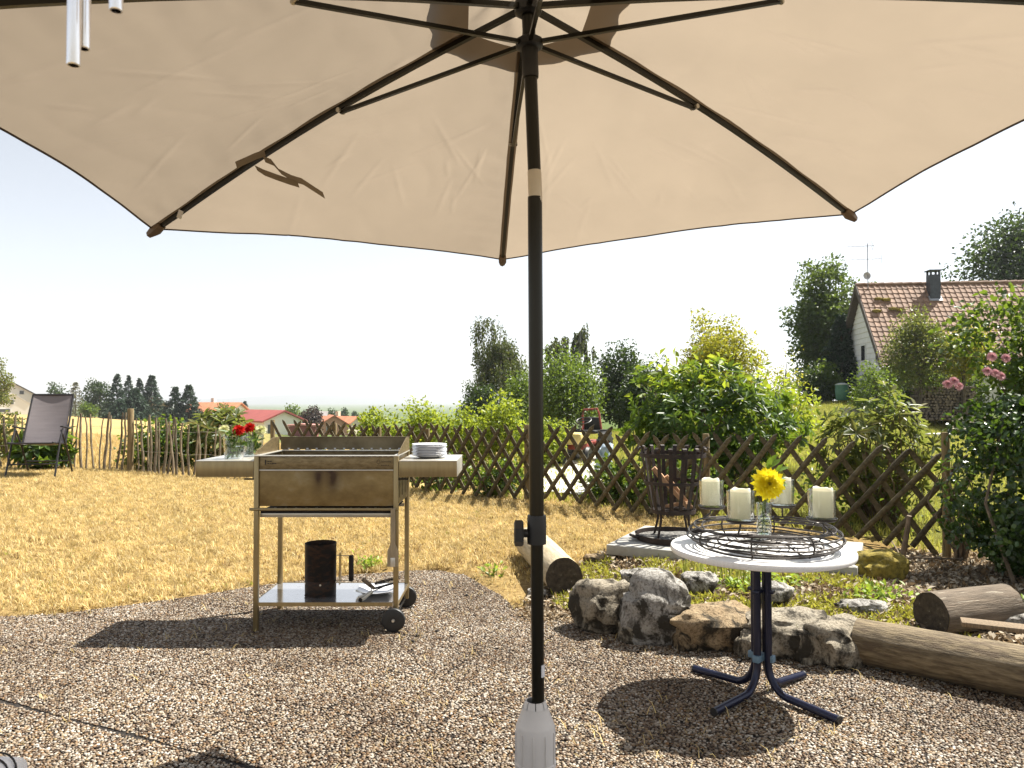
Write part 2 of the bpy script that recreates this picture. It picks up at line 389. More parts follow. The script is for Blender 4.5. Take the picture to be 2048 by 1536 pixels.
# worn and dirty areas of the paving, metres across
gp = n.new('ShaderNodeNewGeometry'); tw = _noise(n, l, gp.outputs['Position'], 1.1, 5, .65); r3 = _ramp(n, [(.35, (.40, .35, .30)), (.62, (.76, .745, .735))]); l.new(tw.outputs['Fac'], r3.inputs['Fac'])
x1 = n.new('ShaderNodeMix'); x1.data_type = 'RGBA'; x1.blend_type = 'MULTIPLY'; x1.inputs['Factor'].default_value = 1; l.new(rp.outputs['Color'], x1.inputs['A']); l.new(r2.outputs['Color'], x1.inputs['B'])
x2 = n.new('ShaderNodeMix'); x2.data_type = 'RGBA'; x2.blend_type = 'MULTIPLY'; x2.inputs['Factor'].default_value = 1; l.new(x1.outputs['Result'], x2.inputs['A']); l.new(r3.outputs['Color'], x2.inputs['B'])
l.new(x2.outputs['Result'], p.inputs['Base Color']); p.inputs['Roughness'].default_value = .6; p.inputs['Specular IOR Level'].default_value = .35
PEB = m
sp = .0113
xs = np.arange(-6.2, 4.6, sp); ys = np.arange(2.2, 6.3, sp * .86)
X, Y = np.meshgrid(xs, ys); X = X + (np.arange(len(ys)) % 2)[:, None] * sp / 2
X = (X + rng.uniform(-.38, .38, X.shape) * sp).ravel(); Y = (Y + rng.uniform(-.38, .38, Y.shape) * sp).ravel()
keep = inpoly(X, Y, PATIO) & (np.abs(X) < Y * .74 + .25)
X, Y = X[keep], Y[keep]
uu = X * .91 - Y * .414; vv = X * .414 + Y * .91          # slab grid axes
row = np.floor((vv - 2.06) / .5); jv = np.abs((vv - 2.06) / .5 - np.round((vv - 2.06) / .5)) * .5
off = (row % 2) * .25; ju = np.abs((uu - .229 - off) / .5 - np.round((uu - .229 - off) / .5)) * .5
wide = (np.abs(vv - 2.06) < .0085 + .004 * np.sin(uu * 9)) & (uu < -.5)
keep = ~wide & (jv > .0032) & (ju > .0032)
X, Y = X[keep], Y[keep]; N_ = len(X)
big = rng.random(N_) < .06
S = rng.uniform(.0045, .0079, N_) * np.where(big, 1.35, 1)
rot = np.stack([rng.normal(0, .18, N_), rng.normal(0, .18, N_), rng.uniform(0, 6.28, N_)], 1)
zz = rng.uniform(-.0010, .0010, N_)
pebs = [proto('pebble', pebble(i), PEB) for i in range(8)]
scatter('patio_pebbles', np.stack([X, Y, zz], 1), rot, S, rng.integers(0, 8, N_), pebs, label='brown and cream pebbles set in the patio paving')

# ------------------------------------------------------------------ dry lawn and other grass
def tuft(name, nb, hmin, hmax, spread, lean, w=.0022, seed=0, m=None):
    g = np.random.default_rng(seed)
    V = []; F = []
    for i in range(nb):
        a = g.uniform(0, 6.28); b = np.array([g.normal(0, spread), g.normal(0, spread), -.004])
        h = g.uniform(hmin, hmax); le = g.uniform(*lean); az = np.array([np.cos(a), np.sin(a), 0]); s = np.array([-az[1], az[0], 0]) * w * g.uniform(.7, 1.3)
        p1 = b + az * h * np.sin(le * .5) * .5 + np.array([0, 0, h * .5 * np.cos(le * .5)])
        p2 = p1 + az * h * .5 * np.sin(le) + np.array([0, 0, h * .5 * np.cos(le)])
        n0 = len(V); V += [b - s, b + s, p1 + s * .8, p1 - s * .8, p2]; F += [(n0, n0 + 1, n0 + 2), (n0, n0 + 2, n0 + 3), (n0 + 3, n0 + 2, n0 + 4)]
    return proto(name, np_mesh(name, np.array(V), np.array(F), 3), m)
STRAW = leafmat('straw', [(.32, .20, .06), (.50, .35, .12), (.60, .45, .18), (.66, .53, .25), (.42, .28, .09), (.74, .63, .38)], trans=(.68, .52, .19), tmix=.35, rough=.7, spec=.15, inst=.55)
GGRASS = leafmat('green_grass', [(.10, .15, .02), (.18, .22, .04), (.30, .28, .06), (.42, .34, .10)], trans=(.5, .55, .08), tmix=.4, rough=.6, spec=.2)
def jitter(x0, x1, y0, y1, s):
    X, Y = np.meshgrid(np.arange(x0, x1, s), np.arange(y0, y1, s)); return ((X + rng.uniform(-.5, .5, X.shape) * s).ravel(), (Y + rng.uniform(-.5, .5, Y.shape) * s).ravel())
def sow(name, X, Y, protos, smin, smax, label, dz=0, parent=None):
    n_ = len(X); rot = np.stack([rng.normal(0, .15, n_), rng.normal(0, .15, n_), rng.uniform(0, 6.28, n_)], 1)
    return scatter(name, np.stack([X, Y, gzn(X, Y) + dz], 1), rot, rng.uniform(smin, smax, n_), rng.integers(0, len(protos), n_), protos, label=label, parent=parent)
straw = [tuft('dry_tuft', 14, .025, .062, .020, (.7, 1.5), .0024, i, STRAW) for i in range(8)]
X, Y = jitter(-8.2, 2.2, 4.2, 11.9, .041)
pn = np.array([mnoise.noise(Vector((a * 1.7, b * 1.7, 0))) for a, b in zip(X, Y)])
wob = np.array([mnoise.noise(Vector((a * 6, b * 6, 4))) for a, b in zip(X, Y)])
ed = .13 * wob + rng.normal(0, .025, len(X))
keep = ~inpoly(X, Y + ed - .02, PATIO) & ~inpoly(X, Y, BED) & (Y < fence_y(X) + .3) & (np.abs(X) < Y * .72 + .2)
thin = (Y > 6) | (rng.random(len(X)) < .98)
bare = (np.hypot((X - .02) / .55, (Y - 5.35) / .45) < 1 + .5 * wob) & (rng.random(len(X)) < .72)
keep &= thin & ~bare & (rng.random(len(X)) < .80 + .7 * pn)
X, Y = X[keep], Y[keep]
sow('dry_lawn', X, Y, straw, .7, 1.25, 'short sunburnt straw coloured lawn behind the patio')
tall = [tuft('field_tuft', 14, .05, .16, .05, (.2, 1.0), .004, 20 + i, STRAW) for i in range(4)]
X, Y = jitter(-16, 0, 11, 26, .15)
keep = (Y > fence_y(X) + .1) & (X < Y * -.02 - 1.0) & (np.abs(X) < Y * .74)
sow('field_stubble', X[keep], Y[keep], tall, .8, 1.4, 'golden stubble of the field beyond the stick fence')
gr = [tuft('lawn_tuft', 14, .03, .10, .05, (.2, 1.2), .004, 40 + i, GGRASS) for i in range(4)]
X, Y = jitter(-.5, 22, 6.2, 32, .14)
keep = (Y > fence_y(np.minimum(X, 4)) + .1) & (X > Y * .0) & (X < Y * .74)
sow('neighbour_lawn', X[keep], Y[keep], gr, .8, 1.6, 'green and yellow lawn beyond the lattice fence')

X = rng.uniform(-3.5, 2.6, 2600); Y = rng.uniform(2.3, 6.0, 2600); dn = np.array([mnoise.noise(Vector((a * 1.5, b * 1.5, 9))) for a, b in zip(X, Y)])
ok = inpoly(X, Y, PATIO) & (rng.random(len(X)) < .25 + .8 * dn); X, Y = X[ok], Y[ok]; n_ = len(X)
bits = [tuft('straw_bit', 3, .02, .07, .012, (1.35, 1.57), .0013, 60 + i, STRAW) for i in range(4)]
scatter('patio_litter', np.stack([X, Y, np.full(n_, .008)], 1), np.stack([rng.normal(0, .05, n_), rng.normal(0, .05, n_), rng.uniform(0, 6.28, n_)], 1), rng.uniform(.5, 1.3, n_), rng.integers(0, 4, n_), bits, label='loose dry straw blown over the patio')

BRNL = leafmat('brown_dead_leaf', [(.09, .05, .02), (.16, .09, .035), (.24, .15, .06)], trans=(.3, .18, .06), tmix=.2, rough=.8, spec=.1)
X = rng.uniform(-7, 1.5, 2400); Y = rng.uniform(4.5, 11, 2400); dn = np.array([mnoise.noise(Vector((a * .9, b * .9, 19))) for a, b in zip(X, Y)])
ok = ~inpoly(X, Y, PATIO) & ~inpoly(X, Y, BED) & (Y < fence_y(X)) & (dn > .12); X, Y = X[ok], Y[ok]
sow('brown_patches', X, Y, [tuft('brown_tuft', 9, .02, .05, .02, (.8, 1.5), .003, 80 + i, BRNL) for i in range(3)], .6, 1.3, 'darker brown burnt patches in the dry lawn', dz=.006)
X = rng.uniform(-4, 1.6, 900); Y = rng.uniform(4.5, 9, 900); dn = np.array([mnoise.noise(Vector((a * 1.3, b * 1.3, 29))) for a, b in zip(X, Y)])
ok = ~inpoly(X, Y, PATIO) & ~inpoly(X, Y, BED) & (dn > .24); X, Y = X[ok], Y[ok]
sow('green_blades', X, Y, [tuft('green_tuft', 8, .02, .05, .015, (.4, 1.3), .003, 90 + i, GGRASS) for i in range(3)], .6, 1.2, 'few green blades left in the dry lawn')

# ================================================================== materials
STEEL = M('brushed_steel', (.46, .42, .34), .34, .85, var=.12, scale=5, stretch=(3, 3, 60), bump=.05, bscale=40)
STAIN = M('heat_stained_steel', (.24, .17, .08), .42, .6, var=.35, scale=4, stretch=(6, 6, 18), col2=(.30, .23, .12), spots=(.16, .10, .05), spot_scale=2.2, spot_at=.66, bump=.06, bscale=30)
SHEETST = M('dull_steel_sheet', (.66, .63, .56), .38, .75, var=.10, scale=8, spots=(.42, .38, .30), spot_scale=9, spot_at=.68)
SOOT = M('soot', (.018, .014, .011), .8, .2, var=.5, scale=30, bump=.3, bscale=90)
BLACKM = M('black_metal', (.022, .020, .017), .38, .6, var=.2, scale=30)
POLE = M('dark_pole_paint', (.020, .018, .012), .3, .55, var=.15, scale=8, stretch=(1, 1, .1))
RUBBER = M('black_plastic', (.016, .016, .016), .5, var=.2, scale=40)
NAVY = M('navy_enamel', (.012, .015, .038), .28, .35, var=.15, scale=20)
BLUEPL = M('grey_blue_plastic', (.12, .20, .27), .5)
WHITEPL = M('weathered_white_plastic', (.66, .63, .60), .5, var=.06, scale=10, spots=(.40, .34, .28), spot_scale=16, spot_at=.68)
TABLETOP = M('white_speckled_top', (.80, .79, .77), .35, var=.06, scale=140, spots=(.60, .58, .55), spot_scale=220, spot_at=.62)
PORC = M('white_porcelain', (.80, .80, .82), .12, var=.02, spec=.6)
GLASS = glassmat('clear_glass')
WOODGREY = M('weathered_wood', (.20, .145, .09), .85, var=.4, scale=9, stretch=(14, 14, 1.2), bump=.5, bscale=30)
RUST = M('rusty_iron', (.013, .009, .007), .65, .15, var=.5, scale=25, col2=(.034, .017, .011), bump=.3, bscale=120)
WIRE = M('dark_wire', (.045, .038, .033), .45, .5, var=.3, scale=60)

def fabric(name, col, tr, tmix):
    m, nt, n, l, p = _nt(name)
    v = _vec(n, l); t = _noise(n, l, v, 2.2, 6, .6); rp = _ramp(n, [(.3, mul(col, .93)), (.7, mul(col, 1.05))]); l.new(t.outputs['Fac'], rp.inputs['Fac'])
    l.new(rp.outputs['Color'], p.inputs['Base Color']); p.inputs['Roughness'].default_value = .9; p.inputs['Specular IOR Level'].default_value = .1
    tb = n.new('ShaderNodeBsdfTranslucent'); mx = n.new('ShaderNodeMix'); mx.data_type = 'RGBA'; mx.blend_type = 'MULTIPLY'; mx.inputs['Factor'].default_value = 1
    r2 = _ramp(n, [(.3, mul(tr, .94)), (.7, mul(tr, 1.06))]); l.new(t.outputs['Fac'], r2.inputs['Fac']); l.new(r2.outputs['Color'], tb.inputs['Color'])
    w = _noise(n, l, _vec(n, l, (1, 1, 1)), 5, 2, .45, .2); wf = _noise(n, l, v, 420, 2, .5)
    ad = n.new('ShaderNodeMath'); ad.operation = 'MULTIPLY_ADD'; ad.inputs[1].default_value = .02; l.new(wf.outputs['Fac'], ad.inputs[0]); l.new(w.outputs['Fac'], ad.inputs[2])
    b = n.new('ShaderNodeBump'); b.inputs['Strength'].default_value = .22; b.inputs['Distance'].default_value = .02; l.new(ad.outputs[0], b.inputs['Height'])
    l.new(b.outputs['Normal'], p.inputs['Normal']); l.new(b.outputs['Normal'], tb.inputs['Normal'])
    ms = n.new('ShaderNodeMixShader'); ms.inputs['Fac'].default_value = tmix; l.new(p.outputs['BSDF'], ms.inputs[1]); l.new(tb.outputs['BSDF'], ms.inputs[2])
    l.new(ms.outputs['Shader'], n['Material Output'].inputs['Surface']); return m
CLOTH = fabric('beige_parasol_cloth', (.205, .172, .138), (.275, .222, .163), .56)
HEM = M('brown_hem', (.07, .05, .035), .9); POCK = M('tip_pocket_cloth', (.17, .12, .08), .9)

# ================================================================== parasol
UX, UY = .060, 1.95
par = thing('parasol', (UX, UY, 0), 'large beige parasol on a dark pole, open above the patio', 'parasol')
MB().tube([(0.008, 0, .42), (0.004, 0, .96)], .0165, 20).build('lower_pole', POLE, par)
MB().tube([(0.004, 0, .94), (0.0, 0, 1.83)], .0190, 24).build('middle_pole', POLE, par)
c = MB(); c.lathe([(.0195, .928), (.0245, .928), (.0248, .94), (.0248, .995), (.0235, 1.002), (.0195, 1.002)], 24, (.004, 0, 0), cap=False)
clamp = c.build('clamp_collar', RUBBER, par)
k = MB(); k.tube([(-.018, 0, .955), (-.032, 0, .955)], .011, 12); k.tube([(-.030, 0, .955), (-.034, 0, .955), (-.052, 0, .955), (-.055, 0, .955)], [.029, .034, .034, .026], 6)
k.build('clamp_knob', RUBBER, clamp)
MB().box((.0195, -.012, .605), (.003, .012, .03), rot=(0, 0, -.6)).build('paper_label', PORC, par)
PIV = Vector((0, 0, 1.86)); TM = Matrix.Rotation(R(-2.2), 3, 'Y')
def U(x, y, z): return PIV + TM @ Vector((x, y, z))
MB().tube([U(0, 0, -.045), U(0, 0, -.035), U(0, 0, .036), U(0, 0, .04)], [.0175, .0182, .0182, .0172], 24).build('tilt_joint', M('bare_alloy', (.55, .50, .42), .4, .5, var=.08), par)
MB().tube([U(0, 0, .035), U(0, 0, .49)], .0172, 24).build('upper_pole', POLE, par)
rn = MB(); rn.tube([U(0, 0, .285), U(0, 0, .295), U(0, 0, .36), U(0, 0, .37)], [.0205, .0215, .0215, .0205], 24); rn.tube([U(0, 0, .362), U(0, 0, .366), U(0, 0, .384), U(0, 0, .388)], [.030, .036, .036, .03], 12)
rn.build('runner', RUBBER, par)
MB().tube([U(0, 0, .45), U(0, 0, .457), U(0, 0, .485), U(0, 0, .492)], [.026, .036, .036, .02], 12).build('crown_hub', RUBBER, par)
RT, DROP, HC = 1.45, .405, .475
def rib(a, t): return (RT * t * math.cos(a), RT * t * math.sin(a), HC - DROP * t + .035 * math.sin(math.pi * t))
A0 = R(94)
for k_ in range(6):
    a = A0 + k_ * R(60)
    pts = [U(*rib(a, t)) for t in np.linspace(.02, 1.0, 14)]
    MB().tube(pts, [.0095] * 13 + [.0075], 4, sq=True).build('rib', POLE, par, smooth=20)
    q0 = U(.033 * math.cos(a), .033 * math.sin(a), .374); q1x = rib(a, .43); q1 = U(q1x[0], q1x[1], q1x[2] - .014)
    st = MB(); st.tube([q0, q1], .0072, 4, sq=True); o = st.build('strut', POLE, par, smooth=20)
    rv = MB(); rv.tube([q1 + Vector((-.014 * math.sin(a), .014 * math.cos(a), .004)), q1 - Vector((-.014 * math.sin(a), .014 * math.cos(a), -.004))], .007, 10); rv.build('rivet', STEEL, o)
    # cloth pocket over the tip
    tpk = MB(); e0 = U(*rib(a, .968)); e1 = U(*rib(a, 1.012)); tpk.tube([e0 + Vector((0, 0, .004)), (e0 + e1) / 2, e1], [.016, .020, .012], 6)
    tpk.build('tip_pocket', POCK, par)
def ribbon(pts, w, side):
    V = []; F = []
    for i, p_ in enumerate(pts):
        sd = Vector(side[i] if isinstance(side, list) else side).normalized() * w / 2; V += [Vector(p_) - sd, Vector(p_) + sd]
    for i in range(len(pts) - 1): F.append((2 * i, 2 * i + 1, 2 * i + 3, 2 * i + 2))
    b = MB(); b.add(V, F); return b
R0 = .125
cg = random.Random(11)
CREASE = [[(cg.uniform(.45, .9), cg.uniform(.15, .85), cg.uniform(-.8, .8), cg.uniform(.05, .20), cg.uniform(.0045, .008)) for _ in range(18)] for _k in range(6)]
for k_ in range(6):
    a0, a1 = A0 + k_ * R(60), A0 + (k_ + 1) * R(60)
    nu, nv = 140, 120; V = []
    for i in range(nu + 1):
        for j in range(nv + 1):
            v = j / nv; s_ = math.sin(math.pi * v)
            te = 1.0 - .028 * s_
            t = R0 + (te - R0) * i / nu
            p0, p1 = Vector(rib(a0, t)), Vector(rib(a1, t)); q = p0.lerp(p1, v)
            q.z += .013 - .012 * s_ * math.sin(math.pi * min(1, t)) 
            # pull folds near the ribs and faint creases
            w = mnoise.noise(Vector((q.x * 3.0 + k_ * 7, q.y * 3.0, 1.7))) * .006 + mnoise.noise(Vector((t * 26, v * 5 + k_ * 3, 8))) * .0045 * (1 - s_) ** 2
            for (ct, cv, ca, cl, cw) in CREASE[k_]:
                dt, dv = (t - ct) * 1.45, (v - cv) * 1.45 * max(.2, t); al = dt * math.cos(ca) + dv * math.sin(ca); ac = -dt * math.sin(ca) + dv * math.cos(ca)
                if abs(al) < cl and abs(ac) < .03: w += .0024 * math.exp(-(ac / cw) ** 2) * (1 - (al / cl) ** 2)
            w += abs(mnoise.noise(Vector((q.x * 9 + 5, q.y * 4.0, 3.3 + k_)))) * .003 * s_
            q.z += w * min(1, v * 12, (1 - v) * 12)
            V.append(U(*q))
    F = [(i * (nv + 1) + j, i * (nv + 1) + j + 1, (i + 1) * (nv + 1) + j + 1, (i + 1) * (nv + 1) + j) for i in range(nu) for j in range(nv)]
    b = MB(); b.add(V, F); pan = b.build('canopy_panel', CLOTH, par, smooth=80)
    e = [V[nu * (nv + 1) + j] for j in range(nv + 1)]
    h = MB(); h.tube(e, .0034, 6); h.build('hem', HEM, pan)
    sm_ = []
    for t in np.linspace(.13, .985, 40):
        q = Vector(rib(a0, t)); sm_.append(U(q.x, q.y, q.z + .0085 + .002 * math.sin(t * 40 + k_)))
    sd_ = TM @ Vector((-math.sin(a0), math.cos(a0), 0)); sb_ = ribbon(sm_, .030, tuple(sd_)); sb_.build('seam_tape', CLOTH, par, smooth=60)
# vent cap above the opening, scalloped edge
V = []; nu, nv = 8, 72
for i in range(nu + 1):
    for j in range(nv):
        a = 2 * math.pi * j / nv; kk = ((a - A0) % R(60)) / R(60); am = 1.0 / math.cos((kk - .5) * R(60)) * math.cos(R(30))
        r = (.02 + (.285 * am * (1 + .018 * math.sin(6 * (a - A0) * 2 + .7)) - .02) * i / nu)
        t = r / RT; z = HC - DROP * t + .055 - .02 * (i / nu) ** 2 + .006 * math.sin(a * 9 + i)
        V.append(U(r * math.cos(a), r * math.sin(a), z))
F = [(i * nv + j, i * nv + (j + 1) % nv, (i + 1) * nv + (j + 1) % nv, (i + 1) * nv + j) for i in range(nu) for j in range(nv)]
b = MB(); b.add(V, F); b.build('vent_cap', CLOTH, par, smooth=80)
# closing strap hanging from the left rib
aL = A0 + R(60); rb = U(*rib(aL, .70)); 
loc0 = Vector((UX, UY, 0))
def onp(px, py, d): return at(px, py, d) - loc0
sa = ribbon([onp(528, 318, 2.33), onp(545, 325, 2.34), onp(560, 343, 2.35), onp(585, 357, 2.35), onp(605, 363, 2.36), onp(648, 391, 2.37)], .022, [(.4, .1, -1), (.3, .4, -.8), (.2, .6, -.5), (.3, .3, -1), (.3, .1, -1), (.35, .1, -1)])
st_ = sa.build('closing_strap', CLOTH, par, smooth=60)
sb = ribbon([onp(512, 336, 2.31), onp(528, 345, 2.33), onp(552, 354, 2.335), onp(575, 362, 2.338), onp(597, 369, 2.34)], .021, [(.2, .7, -.6), (.3, .3, -1), (.25, .1, -1), (.25, .1, -1), (.3, .1, -1)]); sb.build('strap_end', CLOTH, st_, smooth=60)
sb = ribbon([onp(472, 330, 2.27), onp(490, 322, 2.28), onp(512, 312, 2.30), onp(530, 306, 2.31)], .022, [(0, .7, -.6)] * 4); sb.build('strap_end', CLOTH, st_, smooth=60)
tg = rib(aL, .90); tgp = U(*tg)
MB().box(tgp + Vector((0, -.012, -.012)), (.016, .004, .028), rot=(.4, .5, 0)).build('care_label', PORC, par)

# parasol stand
std = thing('parasol_stand', (UX, UY, 0), 'dirty white plastic parasol stand tube holding the dark pole', 'parasol stand')
b = MB(); b.lathe([(.10, .05), (.075, .09), (.058, .16), (.052, .36), (.0535, .362), (.0535, .372), (.0505, .374), (.0505, .462), (.048, .468), (.034, .505), (.0335, .511)], 40, cap=False); tub = b.build('tube', WHITEPL, std)
for i in range(10):
    a = 2 * math.pi * (i + .3) / 10
    MB().box((.0515 * math.cos(a), .0515 * math.sin(a), .41), (.004, .003, .085), rot=(0, 0, a), bev=.001).build('rib', WHITEPL, tub)
for i in range(8):
    a0 = 2 * math.pi * i / 8 + .04; V = []
    for z, r in ((.500, .0305), (.526, .0225)):
        for k_ in range(4):
            a = a0 + k_ * (2 * math.pi / 8 - .08) / 3; V += [(r * math.cos(a), r * math.sin(a), z), ((r + .004) * math.cos(a), (r + .004) * math.sin(a), z)]
    F = []
    for k_ in range(3):
        i0 = 2 * k_; F += [(i0, i0 + 2, i0 + 10, i0 + 8), (i0 + 1, i0 + 9, i0 + 11, i0 + 3), (i0 + 8, i0 + 10, i0 + 11, i0 + 9)]
    b = MB(); b.add(V, F); b.build('collet_finger', WHITEPL, std)
b = MB(); b.lathe([(.24, .0), (.25, .012), (.25, .03), (.23, .05), (.10, .075), (.07, .09)], 48, cap=False); b.build('base', WHITEPL, std)

# ================================================================== round side table
TX, TY, TZ = 1.10, 3.33, .652
tab = thing('round_table', (TX, TY, 0), 'round white topped bistro table with navy tube legs', 'table')
b = MB(); b.lathe([(0, TZ - .028), (.380, TZ - .028), (.388, TZ - .025), (.391, TZ - .02), (.391, TZ - .006), (.388, TZ - .001), (.384, TZ), (0, TZ)], 96); b.build('table_top', TABLETOP, tab)
for (dx, dy) in ((-.23, .28), (.26, .20), (-.27, -.22), (.21, -.30)):
    Lh = math.hypot(dx, dy); u = Vector((dx / Lh, dy / Lh, 0)); r0 = .034
    pts = [u * r0 + Vector((0, 0, TZ - .03)), u * r0 + Vector((0, 0, .15))]
    for q in np.linspace(0, 1, 9):
        th = q * R(82); pts.append(u * (r0 + .105 * (1 - math.cos(th))) + Vector((0, 0, .15 - .122 * math.sin(th))))
    pts.append(u * Lh + Vector((0, 0, .0185)))
    lg = MB().tube(pts, .0165, 16).build('leg', NAVY, tab)
    e = u * (Lh + .001) + Vector((0, 0, .0185)); MB().tube([e - u * .004, e + u * .003], .0172, 16).build('end_cap', RUBBER, lg)
for z, m_, s_ in ((.17, BLUEPL, .030), (.46, NAVY, .016)):
    b = MB(); b.box((0, 0, z), (.118, .03, s_), rot=(0, 0, R(45)), bev=.004); b.box((0, 0, z + .0015), (.03, .118, s_), rot=(0, 0, R(45)), bev=.004); b.build('bracket', m_, tab)

# candle ring (wire wreath)
RX, RY = TX + .01, TY - .01
ringo = thing('candle_ring', (RX, RY, TZ), 'dark wire ring stand with four candle saucers on the round table', 'candle stand')
def wob_ring(Rr, z, amp, ph, r=.0042):
    return MB().tube([((Rr + amp * math.sin(2 * a + ph)) * math.cos(a), (Rr + amp * math.sin(2 * a + ph)) * math.sin(a), z + amp * .6 * math.sin(3 * a + ph)) for a in np.linspace(0, 2 * math.pi, 72, endpoint=False)], r, 8, closed=True)
for Rr, z, amp, ph in ((.300, .092, .006, 0), (.316, .070, .008, 1.2), (.322, .046, .008, 2.6), (.312, .026, .007, 4.0), (.292, .010, .005, 5.1), (.262, .088, .008, .6), (.235, .010, .01, 2.0), (.20, .028, .012, .2)):
    wob_ring(Rr, z, amp, ph).build('wire_ring', WIRE, ringo)
for Rr in (.05, .085, .12, .155):
    MB().ring(Rr, .0032, .036, 48).build('centre_ring', WIRE, ringo)
for i in range(8):
    a = R(18) + i * R(45); ca, sa_ = math.cos(a), math.sin(a)
    MB().tube([(.02 * ca, .02 * sa_, .036), (.16 * ca, .16 * sa_, .036), (.24 * ca, .24 * sa_, .012), (.295 * ca, .295 * sa_, .010), (.318 * ca, .318 * sa_, .03), (.324 * ca, .324 * sa_, .05), (.316 * ca, .316 * sa_, .075), (.300 * ca, .300 * sa_, .092), (.262 * ca, .262 * sa_, .088)], .004, 6).build('cross_wire', WIRE, ringo)
CUPS = [(-.18, .185, 'left back'), (-.165, -.21, 'left front'), (.165, .235, 'right back'), (.185, -.175, 'right front')]
WAX = leafmat('ivory_wax', [(.86, .84, .74), (.88, .86, .78)], trans=(.95, .90, .68), tmix=.45, rough=.4, spec=.5)
clab = {'left back': 'ivory pillar candle in glass nearest the fire basket', 'left front': 'ivory pillar candle in glass left of the yellow flower, front', 'right back': 'ivory pillar candle partly hidden behind the yellow flower', 'right front': 'ivory pillar candle in the rightmost glass on the ring'}
CZ = .150
for i, (dx, dy, nm) in enumerate(CUPS):
    cup = MB(); cup.lathe([(0, CZ - .006), (.055, CZ - .006), (.060, CZ - .002), (.0615, CZ + .006), (.0595, CZ + .006), (.057, CZ + .001), (0, CZ + .001)], 40, (dx, dy, 0)); cup.build('saucer', WIRE, ringo)
    a = math.atan2(dy, dx); MB().tube([(dx, dy, CZ - .006), (dx * 1.03, dy * 1.03, CZ - .03), (.300 * math.cos(a), .300 * math.sin(a), .094)], .004, 6).build('saucer_stem', WIRE, ringo)
    gz_ = thing('candle_glass', (RX + dx, RY + dy, TZ + CZ + .0015), clab[nm].replace('ivory pillar candle in glass', 'clear glass cup round the candle').replace('ivory pillar candle in the rightmost glass', 'clear glass cup, rightmost').replace('ivory pillar candle partly hidden', 'clear glass cup partly hidden'), 'candle glass', group='candle glasses on the wire ring')
    g = MB(); g.lathe([(0, .0), (.050, .0), (.0525, .004), (.0575, .118), (.0578, .1205), (.0560, .1205), (.0555, .118), (.0495, .009), (0, .009)], 44); g.build('cup', GLASS, gz_)
    c = MB(); ed = []
    n_ = 40; V = []; prof = [(0, 0), (.039, 0), (.0405, .003), (.0405, .112), (.039, .120), (.034, .119), (.028, .104), (0, .101)]
    for r, z in prof:
        for k_ in range(n_):
            a = 2 * math.pi * k_ / n_; zz_ = z + (.007 * mnoise.noise(Vector((math.cos(a) * 1.6 + i * 5, math.sin(a) * 1.6, 2))) if z > .108 and r > .03 else 0); V.append((r * math.cos(a), r * math.sin(a), zz_))
    F = [(q * n_ + k_, q * n_ + (k_ + 1) % n_, (q + 1) * n_ + (k_ + 1) % n_, (q + 1) * n_ + k_) for q in range(len(prof) - 1) for k_ in range(n_)]
    c.add(V, F); cd = thing('candle', (RX + dx - .004 + .003 * i, RY + dy, TZ + CZ + .011), clab[nm], 'candle', group='candles on the wire ring', rz=i * 1.3)
    c.build('wax', WAX, cd); MB().tube([(0, 0, .10), (.001, 0, .112), (.003, 0, .116)], .0012, 6).build('wick', SOOT, cd)
# bud vase and yellow dahlia
VZ = TZ + .042
vs_ = thing('bud_vase', (RX + .0, RY - .005, VZ), 'slim clear glass vase holding the yellow dahlia', 'vase')
b = MB(); b.lathe([(0, 0), (.029, 0), (.031, .004), (.033, .15), (.0335, .152), (.0318, .152), (.0312, .15), (.028, .016), (0, .016)], 40); b.build('glass', GLASS, vs_)
WATER = glassmat('water', (.88, .93, .90))
b = MB(); b.lathe([(0, .0165), (.0278, .0165), (.0296, .085), (0, .085)], 32); b.build('water', WATER, vs_)
STEMG = M('green_stem', (.10, .16, .03), .5)
def dahlia(parent, c, face, rad, m, mc=None, layers=9, name='petals'):
    face = Vector(face).normalized(); t1 = face.orthogonal().normalized(); t2 = face.cross(t1); P = []; D = []; N = []; L = []; W = []
    for k in range(layers):
        f_ = k / (layers - 1); el = R(82) - f_ * R(100); cnt = int(6 + 11 * math.sin(f_ * math.pi * .62 + .1)); ln = rad * (.35 + .68 * f_ ** .7)
        for i in range(cnt):
            a = 2 * math.pi * (i + .5 * (k % 2) + random.uniform(-.12, .12)) / cnt
            rd = t1 * math.cos(a) + t2 * math.sin(a); e = el + random.uniform(-.1, .1)
            P.append(Vector(c) + rd * rad * .10 * f_ + face * rad * (.12 * (1 - f_))); D.append(rd * math.cos(e) + face * math.sin(e)); N.append(face * math.cos(e) - rd * math.sin(e)); L.append(ln * random.uniform(.88, 1.08)); W.append(rad * (.20 + .24 * f_) * random.uniform(.85, 1.1))
    me = leaf_mesh(name, P, D, N, L, W, fold=.55, droop=-.12, detail=2); me.polygons.foreach_set('use_smooth', np.ones(len(me.polygons), bool))
    return link(name, me, m, parent)
YEL = leafmat('yellow_petal', [(.78, .62, .01), (.85, .72, .02), (.88, .78, .08)], trans=(.98, .88, .04), tmix=.35, rough=.6, spec=.2)
RED = leafmat('red_petal', [(.45, .008, .005), (.55, .015, .01), (.35, .004, .004)], trans=(.8, .03, .01), tmix=.3, rough=.6, spec=.2)
CRM = leafmat('cream_petal', [(.68, .66, .36), (.74, .72, .50), (.66, .68, .30)], trans=(.8, .8, .35), tmix=.35, rough=.6, spec=.2)
LEAFD = leafmat('dahlia_leaf', [(.05, .11, .015), (.09, .17, .02)], trans=(.35, .5, .04), tmix=.4)
fl = thing('dahlia', (RX, RY - .005, VZ + .018), 'yellow dahlia in the slim vase among the candles', 'flower')
